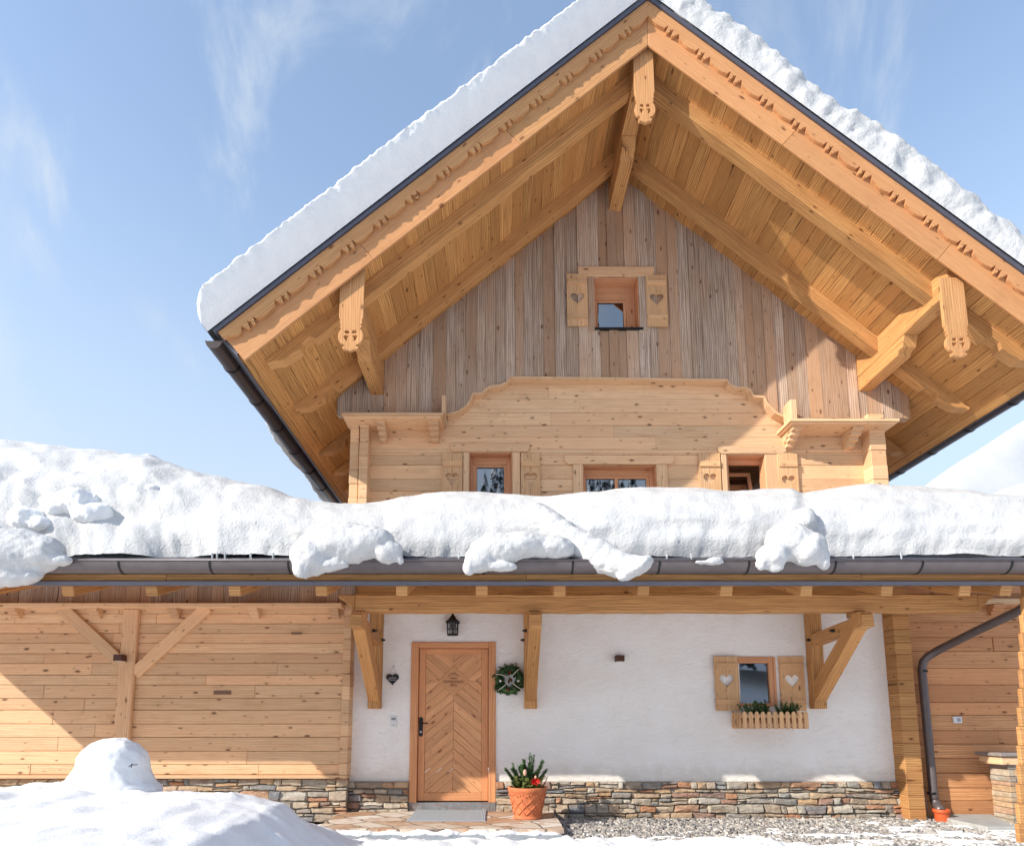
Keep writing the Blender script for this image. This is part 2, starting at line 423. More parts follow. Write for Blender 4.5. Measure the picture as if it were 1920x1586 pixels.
XZ = dict(A=(1, 0, 0), Bv=(0, 0, 1), N=(0, 1, 0))
def rect(x0, x1, z0, z1): return [(x0, z0), (x1, z0), (x1, z1), (x0, z1)]
def heart(cx, cz, w, h, n=26):
    pts = []
    for i in range(n):
        t = 2 * pi * i / n
        x = 16 * sin(t) ** 3; y = 13 * cos(t) - 5 * cos(2 * t) - 2 * cos(3 * t) - cos(4 * t)
        pts.append((cx + x / 32 * w, cz + (y + 2.5) / 29 * h))
    return pts[::-1]

def text_mesh(txt, size, loc, mat, parent, name, extrude=.002, rot=0.0, spacing=1.0):
    cu = bpy.data.curves.new(name, 'FONT'); cu.body = txt; cu.size = size; cu.extrude = extrude; cu.align_x = 'CENTER'; cu.align_y = 'CENTER'; cu.space_character = spacing
    o = bpy.data.objects.new(name + '_tmp', cu); COL.objects.link(o)
    dg = bpy.context.evaluated_depsgraph_get(); me = bpy.data.meshes.new_from_object(o.evaluated_get(dg))
    bpy.data.objects.remove(o); bpy.data.curves.remove(cu)
    me.transform(Matrix.Translation(Vector(loc) - root_loc(parent)) @ Matrix.Rotation(rot, 4, 'Y') @ Matrix.Rotation(pi / 2, 4, 'X'))
    me.materials.clear(); me.materials.append(mat)
    q = bpy.data.objects.new(name, me); COL.objects.link(q); q.parent = parent
    return q

def rows(b, x0, x1, z0, z1, yf, yb, hm, holes=(), joint=(2.2, 4.5), jit=.004, ends=True, profile=None):
    "horizontal board / log courses with openings cut out"
    z = z0
    while z < z1 - .02:
        h = hm * R.uniform(.82, 1.18)
        if z + h > z1 - .05: h = z1 - z
        cuts = [z, z + h]
        for (a, c, p, q) in holes:
            for e in (p, q):
                if z + .004 < e < z + h - .004: cuts.append(e)
        cuts.sort(); rn0 = b.rr()
        xs = [x0]
        while xs[-1] < x1 - joint[0] * 1.2: xs.append(xs[-1] + R.uniform(*joint))
        xs[-1] = x1 if len(xs) > 1 and x1 - xs[-1] < .6 else xs[-1]
        if xs[-1] != x1: xs.append(x1)
        for ca, cb in zip(cuts, cuts[1:]):
            segs = list(zip(xs, xs[1:]))
            for (a, c, p, q) in holes:
                if ca < q - .003 and cb > p + .003:
                    ns = []
                    for (u, w) in segs:
                        if w <= a or u >= c: ns.append((u, w)); continue
                        if u < a: ns.append((u, a))
                        if w > c: ns.append((c, w))
                    segs = ns
            for i, (u, w) in enumerate(segs):
                if w - u > .004: b.box(u + .0008, w - .0008, yf + R.uniform(-jit, jit), yb, ca + .002, cb - .002, 'x', b.rr())
        z += h

# ================================================================== key dimensions
RX = 1.80                       # ridge
AL = radians(41.2); TA = tan(AL); CA, SA = cos(AL), sin(AL)
ZS = 9.30                        # soffit apex
LE = 4.64 / CA                   # ridge to eave along the slope
YF = -2.05                       # gable overhang
NT_ = .36                       # soffit to roof top, across the slope
def roofpt(s, u, y, n): return Vector((RX + s * (u * CA + n * SA), y, ZS - u * SA + n * CA))
def rframe(s): return dict(O=(RX, 0, ZS), A=(s * CA, 0, -SA), Bv=(s * SA, 0, CA), N=(0, 1, 0))
def soffz(x): return ZS - TA * abs(x - RX)

house = thing('chalet', 'tall timber chalet with steep snowy gable above a white rendered ground floor', 'house', (RX, 0, 0))

# ------------------------------------------------------------------ upper log wall
XL, XR = -2.02, 5.52
def opn(x0, x1, y0, zb, Y=0.0):
    a = un(x0, y0, Y); c = un(x1, y0, Y); return (a.x, c.x, zb, a.z)
ow1 = opn(880, 960, 849, 3.75); ow2 = opn(1093, 1230, 872, 3.75); ow3 = opn(1363, 1434, 853, 3.75)
b = B(); rows(b, XL, XR, 3.05, 6.2, 0, .22, .205, [ow1, ow2, ow3])
b.build('log_wall', m_pine, house, .012, 2)
b = B()
for (x0, x1, zt, z0) in ((XL - .02, XR + .02, 3.1, .0),):
    pass
# side and back walls of the house body
for x in (XL + .02, XR - .24):
    b = B(); z = 3.0
    while z < 5.9:
        b.box(x, x + .22, .24, 9.0, z, z + .2, 'y'); z += .202
    b.build('side_wall', m_pine, house, .01)
b = B(); b.box(XL, XR, 9.0, 9.2, 0, 6.0); b.box(XL + .02, XL + .24, .3, 9.0, 0, 2.99); b.box(XR - .24, XR - .02, .3, 9.0, 0, 2.99)
b.build('rear_wall', m_plaster, house)
# log ends stacked at the corners
def log_ends(name, x0, x1, yf, yb, z0, z1, h, mat, parent, alt=True, step=.02):
    b = B(); z = z0; k = 0
    while z < z1 - .03:
        hh = min(h * R.uniform(.88, 1.12), z1 - z); o = R.uniform(0, step)
        b.box(x0 + (0 if k % 2 else R.uniform(0, .006)), x1 - R.uniform(0, .006), yf + o, yb, z + .001, z + hh - .001, 'y' if (alt and k % 2) else 'x')
        z += hh; k += 1
    return b.build(name, mat, parent, .006)
log_ends('corner_logs', ux(655, 860, -.16), ux(672, 860, -.16), -.16, .2, 3.1, 5.45, .2, m_pine, house)
log_ends('corner_logs', ux(672.5, 860, -.2), ux(690, 860, -.2), -.2, .21, 3.1, 5.5, .2, m_pine, house)
log_ends('corner_logs', ux(1634, 860, -.2), ux(1664, 860, -.2), -.2, .21, 3.1, 5.5, .2, m_pine, house)

# ------------------------------------------------------------------ weathered gable boarding
YC = -.12
curveL = [(838, 778), (860, 772), (874, 762), (882, 750), (886, 739), (904, 738), (909, 731), (920, 725), (938, 723), (950, 717), (957, 708)]
curveR = [(1363, 713), (1366, 721), (1381, 728), (1396, 727), (1407, 733), (1412, 743), (1431, 745), (1440, 760), (1453, 774), (1474, 784)]
cur = [(-2.9, uz(700, 777, YC))] + [(un(x, y, YC).x, un(x, y, YC).z) for x, y in curveL + curveR] + [(6.6, uz(1600, 785, YC))]
def curz(x):
    for (a, za), (c, zc) in zip(cur, cur[1:]):
        if a <= x <= c: return za + (zc - za) * (x - a) / max(1e-6, c - a)
    return cur[-1][1]
gw = (ux(1113, 521, YC), ux(1196, 521, YC), uz(1150, 617, YC), uz(1150, 521, YC))
b = B(); x = -2.24
while x < 5.8:
    w = R.uniform(.12, .2); x1 = min(x + w, 5.82)
    yf = YC - R.choice((0, 0, .012, .02)) ; e = .10
    spans = [(None, None)]
    def column(xa, xb, zlo=None, zhi=None):
        n = max(2, int((xb - xa) / .025)); bot = []
        for i in range(n + 1):
            xx = xa + (xb - xa) * i / n; bot.append((xx, zlo if zlo is not None else curz(xx)))
        xs = [xa, xb] if not (xa < RX < xb) else [xa, RX, xb]
        top = [(xx, zhi if zhi is not None else soffz(xx) + e) for xx in xs][::-1]
        if top[0][1] - bot[-1][1] < .03 and top[-1][1] - bot[0][1] < .03: return
        top = [(p, max(q, curz(p) + .01) if zhi is None else q) for p, q in top]
        b.prism(bot + top, (0, 0, 0), t0=yf, t1=.0, grain=pi / 2, rn=rn, **XZ)
    rn = b.rr(); g = .0015
    if x1 <= gw[0] or x >= gw[1]: column(x + g, x1 - g)
    else:
        if x < gw[0] - .01: column(x + g, gw[0])
        a, c = max(x, gw[0]) + g, min(x1, gw[1]) - g
        column(a, c, None, gw[2]); column(a, c, gw[3], None)
        if x1 > gw[1] + .01: column(gw[1], x1 - g)
    x = x1
b.build('gable_cladding', m_gray, house, .004)
# thin lath that follows the curved lower edge of the boarding
b = B(); pts = [(un(x, y, YC).x, un(x, y, YC).z) for x, y in curveL + curveR]
lo = []; hi = []
for i, p in enumerate(pts):
    q0 = Vector(pts[max(i - 1, 0)]); q1 = Vector(pts[min(i + 1, len(pts) - 1)]); t = (q1 - q0).normalized(); nn = Vector((-t.y, t.x))
    lo.append((p[0] - nn.x * .026, p[1] - nn.y * .026)); hi.append((p[0] + nn.x * .003, p[1] + nn.y * .003))
for i in range(len(pts) - 1):
    b.prism([lo[i], lo[i + 1], hi[i + 1], hi[i]], (0, 0, 0), t0=YC - .035, t1=-.002, rn=(.4, .3), **XZ)
b.build('curved_trim', m_pine, house)

# pent shelves at both ends of the log wall, with their stepped corbels
def stepped_corbel(b, x0, x1, ztop, yback, depth, hgt, n=4):
    rn = b.rr()
    for k in range(n):
        d = depth * (1 - k / n) ** .8
        b.box(x0 + .004 * k, x1 - .004 * k, yback - d, yback, ztop - hgt * (k + 1) / n + .001, ztop - hgt * k / n, 'y', rn)
YSH = -.42
for (xa, xb, y, stub, cs, side) in ((640, 831, 773, (828, 835, 738), ((706, 722), (803, 822)), -1), (1481, 1687, 784, (1484, 1498, 746), ((1484, 1502), (1598, 1618)), 1)):
    b = B(); zt = uz((xa + xb) / 2, y, YSH); x0, x1 = ux(xa, y, YSH), ux(xb, y, YSH)
    b.box(x0, x1, YSH, -.001 if False else .0, zt - .04, zt, 'x')
    ob = ux((xa if side < 0 else xb), y, YSH)
    b.box(x0 + .03, x1 - .03, YSH + .02, 0, zt - .065, zt - .041, 'x')
    sh = b.build('pent_shelf', m_pine, house, .004)
    b = B(); b.box(ux(stub[0], stub[2], YSH), ux(stub[1], stub[2], YSH) - (0 if side < 0 else .02), YSH + .04, YC - .03, zt + .001, uz(stub[0], stub[2], YSH), 'z'); b.build('end_board', m_pine, sh, .003)
    for (c0, c1) in cs:
        b = B(); stepped_corbel(b, ux(c0, 800, -.3), ux(c1, 800, -.3), zt - .066, .0, .33, .2); b.build('corbel', m_pine, sh, .003)

# ------------------------------------------------------------------ roof
b = B()
for s in (-1, 1):
    u = 0.0
    while u < LE - .02:
        w = min(R.uniform(.16, .22), LE - u)
        fr = rframe(s); poly = [(u + (0.0 if u else 0), 0), (u + w - .003, 0), (u + w - .003, .028), (u + (0 if u else -.02), .028)]
        # board along y: hexa with grain along y
        P = [[[roofpt(s, u + (w - .003) * (j if s > 0 else 1 - j), (YF + .03, 9.0)[i], (0, .028)[k]) for k in (0, 1)] for j in (1, 0)] for i in (0, 1)]
        b.hexa(P); u += w
b.build('soffit', m_soffit, house, .003)
b = B()
for s in (-1, 1):
    b.prism([(-.03 * TA, .031), (LE, .031), (LE, NT_ - .004), (-(NT_ - .004) * TA, NT_ - .004)], t0=YF + .012, t1=9.1, **rframe(s))
b.build('roof_deck', m_metal2, house)
b = B()
for s in (-1, 1):
    b.prism([(-(NT_ - .035) * TA, NT_ - .035), (LE + .03, NT_ - .035), (LE + .03, NT_ + .012), (-(NT_ + .012) * TA, NT_ + .012)], t0=YF - .085, t1=YF + .011, **rframe(s))
    b.prism([(LE + .002, .0), (LE + .012, .0), (LE + .012, NT_ - .04), (LE + .002, NT_ - .04)], t0=YF + .01, t1=9.1, **rframe(s))
b.build('roof_edge_flashing', m_metal2, house)

def scallop(u0, u1, n0, period, side):
    "carved lower edge of the upper barge board"
    pts = []; u = u0
    while u < u1:
        seq = [(0, 0), (.08, -.006), (.18, -.010), (.28, -.006), (.36, .004), (.40, .004), (.44, .050), (.485, .002), (.50, -.014), (.53, -.020), (.56, -.014), (.575, .004), (.61, .050), (.65, .004), (.665, -.012), (.69, -.018), (.73, -.012), (.75, .014), (.79, .042), (.83, .034), (.87, .006), (.93, .002)]
        for (f, d) in seq:
            uu = u + f * period
            if uu < u1: pts.append((uu, n0 + d * 1.3 - .01))
        u += period
    return pts
n_up = .165
for s in (-1, 1):
    b = B(); low = scallop(-n_up * TA + .06, LE - .12, n_up, .47, s)
    poly = [(-n_up * TA + .001, n_up)] + low + [(LE - .08, n_up + .03), (LE, n_up + .06), (LE, NT_ - .04), (-(NT_ - .04) * TA + .001, NT_ - .04)]
    holes = []
    u = -n_up * TA + .06
    while u + .6 * .47 < LE - .2:
        c = (u + .57 * .47, n_up + .018); holes.append([(c[0] + .011 * cos(a * pi / 4), c[1] + .011 * sin(a * pi / 4)) for a in range(8)]); u += .47
    b.prism(poly, t0=YF - .062, t1=YF - .024, holes=holes, rn=(.5, R.random()), **rframe(s))
    b.build('carved_barge_board', m_barge, house, .003)
    # lower barge board in butt-jointed lengths
    b = B(); cuts = [None, 2.1, 4.3, LE - .02]; nl = -.10
    for k in range(3):
        a0 = (lambda n: -n * TA + .001) if k == 0 else (lambda n, q=cuts[k]: q + .001)
        q = cuts[k + 1] - .001
        b.prism([(a0(nl), nl), (q, nl), (q, .28), (a0(.28), .28)], t0=YF - .022, t1=YF + .008, rn=(R.random(), R.random()), **rframe(s))
    b.build('barge_board', m_barge, house, .006)

def slope_rafter(name, s, y0, y1, h, u1, u0=None, cut=True):
    b = B(); st = h * TA if u0 is None else u0
    low = [(st, -h), (u1 - .62, -h), (u1 - .58, -h * .62), (u1 - .47, -h * .62), (u1 - .40, -h * .95), (u1 - .16, -h * .8), (u1 - .05, -h * .35), (u1, -h * .3)] if cut else [(st, -h), (u1, -h)]
    if u0 is None:   # hewn, slightly wavy lower edge
        w = []; k = st
        while k < u1 - .75: w.append((k, -h + .012 * noise.noise((k * 1.7, y0 * 9, s * 5)))); k += .25
        low = w + low[1:]
        poly = [(0.001, -.001)] + low + [(u1, -.001)]
    else: poly = [(u0, -.001)] + low + [(u1, -.001)]
    b.prism(poly, t0=y0, t1=y1, **rframe(s))
    return b.build(name, m_honey, house, .008)
for s in (-1, 1):
    slope_rafter('gable_rafter', s, -1.72, -1.57, .17, LE - .22)
    slope_rafter('gable_rafter', s, -.63, -.48, .17, LE - .2)
    for y in (.75, 1.55, 2.35, 3.15, 3.95): slope_rafter('eave_rafter', s, y, y + .14, .16, LE - .15, (abs((XL if s < 0 else XR) - RX) - .1) / CA)

def end_plate(px0, px1, pyt, pyb, Y, parent):
    a, c = ux(px0, pyt, Y), ux(px1, pyt, Y); zt, zb = uz((px0 + px1) / 2, pyt, Y), uz((px0 + px1) / 2, pyb, Y)
    w = c - a; h = zt - zb; cx = (a + c) / 2
    half = [(.50, 1.0), (.50, .40), (.44, .36), (.47, .335), (.40, .31), (.46, .285), (.38, .265), (.46, .235), (.52, .19), (.50, .14), (.40, .095), (.26, .075), (.22, .06), (.34, .05), (.30, .022), (.16, .02), (.0, .0)]
    poly = [(cx - x * w, zb + y * h) for x, y in half] + [(cx + x * w, zb + y * h) for x, y in half[-2::-1]]
    holes = []
    for sx in (-1, 1):
        holes.append([(cx + sx * x * w, zb + y * h) for x, y in ((.05, .205), (.2, .205), (.26, .222), (.2, .242), (.07, .236))])
        holes.append([(cx + sx * x * w, zb + y * h) for x, y in ((.06, .175), (.24, .185), (.28, .165), (.2, .125), (.12, .12), (.15, .15))])
    b = B(); b.prism(poly, (0, 0, 0), t0=Y, t1=Y + .04, holes=holes, grain=pi / 2, rn=(.45, R.random()), **XZ)
    return b.build('carved_end_plate', m_barge, parent, .003)
def purlin(xc, w, px, cdist):
    top = soffz(xc - math.copysign(w / 2, xc - RX)) - .01 if abs(xc - RX) > .3 else soffz(xc) - .06
    mid = top - .31; bot = mid - .2
    b = B(); b.beam((xc, .15, (top + mid) / 2), (xc, YF + .09, (top + mid) / 2), w, top - mid, rough=.012)
    rn = b.rr()
    b.prism([(.15, mid - .001), (.15, bot), (-.98, bot), (-1.02, bot + .05), (-1.1, bot + .055), (-1.16, mid - .001)], (xc, 0, 0), A=(0, 1, 0), Bv=(0, 0, 1), N=(1, 0, 0), t0=-w / 2 + .004, t1=w / 2 - .004, rn=rn)
    p = b.build('purlin', m_honey, house, .008)
    end_plate(*px, YF + .045, p)
purlin(1.755, .19, (1187, 1224, 88, 230), 0)
purlin(-1.68, .19, (639, 684, 500, 658), 0)
purlin(5.22, .19, (1762, 1806, 520, 670), 0)

# gutters along both eaves
def half_pipe(b, cx, cz, r, y0, y1, t=.006, lip=True, n=12):
    out = [(cx + r * cos(pi + pi * i / n), cz + r * sin(pi + pi * i / n)) for i in range(n + 1)]
    inn = [(cx + (r - t) * cos(pi + pi * i / n), cz + (r - t) * sin(pi + pi * i / n)) for i in range(n + 1)][::-1]
    b.prism(out + inn, (0, 0, 0), A=(1, 0, 0), Bv=(0, 0, 1), N=(0, 1, 0), t0=y0, t1=y1)
for s in (-1, 1):
    p = roofpt(s, LE + .095, 0, .30); b = B(); half_pipe(b, p.x, p.z, .092, YF - .02, 9.1)
    b.prism([(p.x + .09 * cos(pi + pi * i / 12), p.z + .09 * sin(pi + pi * i / 12)) for i in range(13)], (0, 0, 0), t0=YF - .024, t1=YF - .021, **XZ)
    for x in (-.092, .092): b.tube([(p.x + x, YF - .02, p.z), (p.x + x, 9.1, p.z)], .009, 6)
    g = b.build('eave_gutter', m_gutter, house)
    for y in [YF + .45 + .78 * k for k in range(7)]:
        b = B(); half_pipe(b, p.x, p.z - .001, .1, y, y + .03, .009); b.build('gutter_clip', m_black, g)

# ------------------------------------------------------------------ windows
def shutter(parent, x0, x1, z0, z1, yb, yf, hw, hh, hz, mat=m_shutter):
    cx = (x0 + x1) / 2; b = B(); g = .0012
    t0, t1 = yf + .012, yb
    mid = cx + R.uniform(-.01, .01)
    hp = heart(cx, hz, hw, hh)
    # two boards, each with its half of the heart cut out (as one notched outline)
    left = [p for p in hp if p[0] <= mid]; right = [p for p in hp if p[0] > mid]
    def zc(side):
        zs = []
        for (a, c) in zip(hp, hp[1:] + hp[:1]):
            if (a[0] - mid) * (c[0] - mid) <= 0 and a[0] != c[0]: zs.append(a[1] + (c[1] - a[1]) * (mid - a[0]) / (c[0] - a[0]))
        return min(zs), max(zs)
    lo, hi = zc(0)
    L = sorted([p for p in hp if p[0] < mid - .001], key=lambda p: -atan2(p[1] - hz, p[0] - mid) % (2 * pi))
    import functools
    L = [p for p in hp if p[0] < mid - .001]; L.sort(key=lambda p: atan2(p[1] - (lo + hi) / 2, mid - p[0]))
    Rr = [p for p in hp if p[0] > mid + .001]; Rr.sort(key=lambda p: atan2(p[1] - (lo + hi) / 2, p[0] - mid))
    polyL = [(x0, z0), (mid - g, z0), (mid - g, lo)] + L + [(mid - g, hi), (mid - g, z1), (x0, z1)]
    polyR = [(x1, z0), (x1, z1), (mid + g, z1), (mid + g, hi)] + Rr[::-1] + [(mid + g, lo), (mid + g, z0)]
    b.prism(polyL, (0, 0, 0), t0=t0, t1=t1, grain=pi / 2, **XZ); b.prism(polyR, (0, 0, 0), t0=t0, t1=t1, grain=pi / 2, **XZ)
    hgt = z1 - z0
    for zz in (z0 + hgt * .13, z1 - hgt * .2):
        b.box(x0 + .012, x1 - .008, yf - .008, t0 - .0005, zz, zz + hgt * .075, 'x')
    return b.build('shutter', mat, parent, .003)

def window(opening, yf, depth, casing, glass, lintel, mat=m_frame, casmat=m_pine, mullion=None, sash=.045, sill=None, tilt=False, zb=None):
    x0, x1, z0, z1 = opening; b = B(); ys = yf + depth
    # reveals
    t = .012
    b.box(x0 - .001, x0 + t, yf - .004, ys + .03, z0, z1, 'z'); b.box(x1 - t, x1 + .001, yf - .004, ys + .03, z0, z1, 'z')
    b.box(x0 + t + .001, x1 - t - .001, yf - .004, ys + .03, z1 - t, z1, 'x')
    # outer frame at the back of the reveal
    a0, a1, a2, a3 = x0 + t + .001, x1 - t - .001, z0, z1 - t - .001
    gx0, gx1, gz1 = glass
    fo = .03
    def ringf(px0, px1, pz0, pz1, qx0, qx1, qz0, qz1, ya, yb_):
        b.box(px0, qx0, ya, yb_, pz0, pz1, 'z'); b.box(qx1, px1, ya, yb_, pz0, pz1, 'z'); b.box(qx0 + .0006, qx1 - .0006, ya, yb_, qz1, pz1, 'x')
        if qz0 > pz0: b.box(qx0 + .0006, qx1 - .0006, ya, yb_, pz0, qz0, 'x')
    lx = gx0 - sash; rx = gx1 + sash; tz = gz1 + sash
    ringf(a0, a1, a2, a3, lx, rx, a2 + .02, tz, ys - .01, ys + .028)
    if not tilt: ringf(lx + .001, rx - .001, a2 + .021, tz - .001, gx0, gx1, a2 + .06, gz1, ys + .002, ys + .024)
    if mullion: b.box(mullion[0], mullion[1], ys + .0015, ys + .0245, a2 + .06, gz1 - .0006, 'z')
    w = b.build('window', mat, house, .003)
    if not tilt:
        spans = [(gx0, gx1)] if not mullion else [(gx0, mullion[0]), (mullion[1], gx1)]
        for (p, q) in spans:
            b = B(); b.box(p - .004, q + .004, ys + .012, ys + .018, a2 + .058, gz1 + .004); b.build('pane', m_glass, w)
            b = B(); g = .006
            b.box(p + .0005, p + g, ys + .006, ys + .0115, a2 + .06, gz1 - .0005); b.box(q - g, q - .0005, ys + .006, ys + .0115, a2 + .06, gz1 - .0005); b.box(p + g + .0005, q - g - .0005, ys + .006, ys + .0115, gz1 - .011, gz1 - .0005)
            b.build('glazing_gasket', m_black, w)
    for (c0, c1, ct, cb) in casing:
        b = B(); b.box(c0, c1, yf - .03, yf - .0045, cb, ct, 'z'); b.build('casing', casmat, w, .006)
    if lintel:
        l0, l1, lz0, lz1 = lintel; b = B()
        n = .05
        b.prism([(l0 + n, lz0), (l1 - n, lz0), (l1 - .012, lz0 + n * .6), (l1, lz0 + n), (l1, lz1), (l0, lz1), (l0, lz0 + n), (l0 + .012, lz0 + n * .6)], (0, 0, 0), t0=yf - .042, t1=yf - .0045, **XZ)
        b.build('lintel', m_pine, w, .008)
    return w
def X0(px, Y=0.): return ux(px, 890, Y)
zbot = 3.76
def gl(px0, px1, py, Y): return (ux(px0, py, Y), ux(px1, py, Y), uz((px0 + px1) / 2, py, Y))
DEP = .15
w1 = window(ow1, 0, DEP, [(X0(868), X0(879.6), ow1[3] + .0, zbot), (X0(960.4), X0(975), ow1[3] + .0, zbot)], gl(894, 945, 877, .16), (ux(845, 840), ux(993, 840), ow1[3] + .002, uz(900, 833)))
z1 = uz(850, 851); z0 = z1 - 1.02
hz = lambda py: uz(900, py, -.05)
shutter(w1, X0(829, -.04), X0(867, -.04), z0, z1, -.006, -.05, .19, .175, hz(897))
shutter(w1, X0(977, -.04), X0(1013, -.04), z0, z1, -.006, -.05, .19, .175, hz(897))
w2 = window(ow2, 0, DEP, [(X0(1074), X0(1092.6), ow2[3], zbot), (X0(1230.4), X0(1251), ow2[3], zbot)], gl(1099, 1211, 898, .16), (ux(1058, 860), ux(1263, 860), ow2[3] + .002, uz(1150, 855)), mullion=(ux(1152, 900, .16), ux(1159, 900, .16)))
w3 = window(ow3, 0, DEP, [(X0(1352.5), X0(1362.6), ow3[3], zbot), (X0(1434.4), X0(1459), ow3[3], zbot)], gl(1367, 1420, 878, .16), (ux(1345, 845), ux(1473, 845), ow3[3] + .002, uz(1400, 838)), tilt=True)
shutter(w3, X0(1311, -.04), X0(1352, -.04), z0, z1, -.006, -.05, .19, .175, hz(898))
shutter(w3, X0(1460, -.04), X0(1497, -.04), z0, z1, -.006, -.05, .19, .175, hz(902))
# the right window's sash hangs open into the room: frame, dark room behind
b = B(); sx0, sx1 = ux(1364, 878, .2), ux(1417, 878, .2); szt = uz(1390, 880, .2)
top = Vector((0, .42, szt)); botv = Vector((0, .2, zbot))
for (x, w_) in ((sx0, .05), (sx1 - .05, .05)): b.beam((x + .025, top.y, top.z), (x + .025, botv.y, botv.z), .05, .05, up=(0, 1, 0))
b.beam((sx0, top.y, top.z), (sx1, top.y, top.z), .05, .05)
b.build('tilted_sash', m_frame, w3, .003)
b = B(); b.prism([(sx0 + .05, 0), (sx1 - .05, 0), (sx1 - .05, (top - botv).length - .03), (sx0 + .05, (top - botv).length - .03)], botv, A=(1, 0, 0), Bv=(top - botv).normalized(), N=(0, 1, -.2), t0=0, t1=.006)
b.build('pane', m_glass, w3)
b = B(); b.box(ow3[0] - .3, ow3[1] + .3, 1.6, 1.62, 3.2, 5.6)
for k in range(8): b.box(ow3[0] - .3, ow3[1] + .3, .6 + k * .11, .69 + k * .11, ow3[3] + .12, ow3[3] + .15, 'x')
b.build('room_ceiling', m_red, w3)
# gable window
GZ = gw[2]
w4 = window(gw, YC, .2, [(ux(1101.5, 521, YC), gw[0] - .002, gw[3] - .0, GZ - .06), (gw[1] + .002, ux(1210, 521, YC), gw[3], GZ - .06)], gl(1120, 1168, 569, .09), (ux(1083, 510, YC), ux(1226, 510, YC), gw[3] + .002, uz(1150, 503, YC)), casmat=m_gray, sash=.04)
gz1, gz0 = uz(1083, 514, -.16), uz(1083, 611, -.16); gzr1, gzr0 = uz(1231, 516, -.16), uz(1231, 612, -.16)
shutter(w4, ux(1063, 560, -.17), ux(1102, 560, -.17), gz0, gz1, YC - .025, YC - .06, .2, .18, uz(1082, 559, -.17))
shutter(w4, ux(1212, 560, -.17), ux(1251, 560, -.17), gzr0, gzr1, YC - .025, YC - .06, .2, .18, uz(1232, 561, -.17))
b = B(); b.box(gw[0] - .0, gw[1] + .04, YC - .05, .08, GZ - .03, GZ - .004); b.build('sill', m_black, w4)

# ------------------------------------------------------------------ ground floor: white wall, plinth, door
XWL, XWR = ux(640, 1300), ux(1676, 1400)
dx0, dx1, dz0, dz1 = ux(770, 1350), ux(929, 1350), .2, uz(850, 1204)
wx0, wx1, wz0, wz1 = ux(1387, 1275), ux(1450, 1275), uz(1420, 1320), uz(1420, 1238)
b = B()
zp = .30
out = [(XWL, zp), (dx0, zp), (dx0, dz1), (dx1, dz1), (dx1, zp), (XWR, zp), (XWR, 2.9), (XWL, 2.9)]
b.prism(out, (0, 0, 0), t0=0, t1=.28, holes=[rect(wx0, wx1, wz0, wz1)], **XZ)
b.build('plaster_wall', m_plaster, house)
b = B(); b.box(XWL, XWR + .1, -.03, .2, 2.902, 3.14, 'x'); b.box(XWL, XWR + .1, -.02, .2, 3.142, 3.5, 'x'); b.build('wall_plate', m_soffit, house, .006)

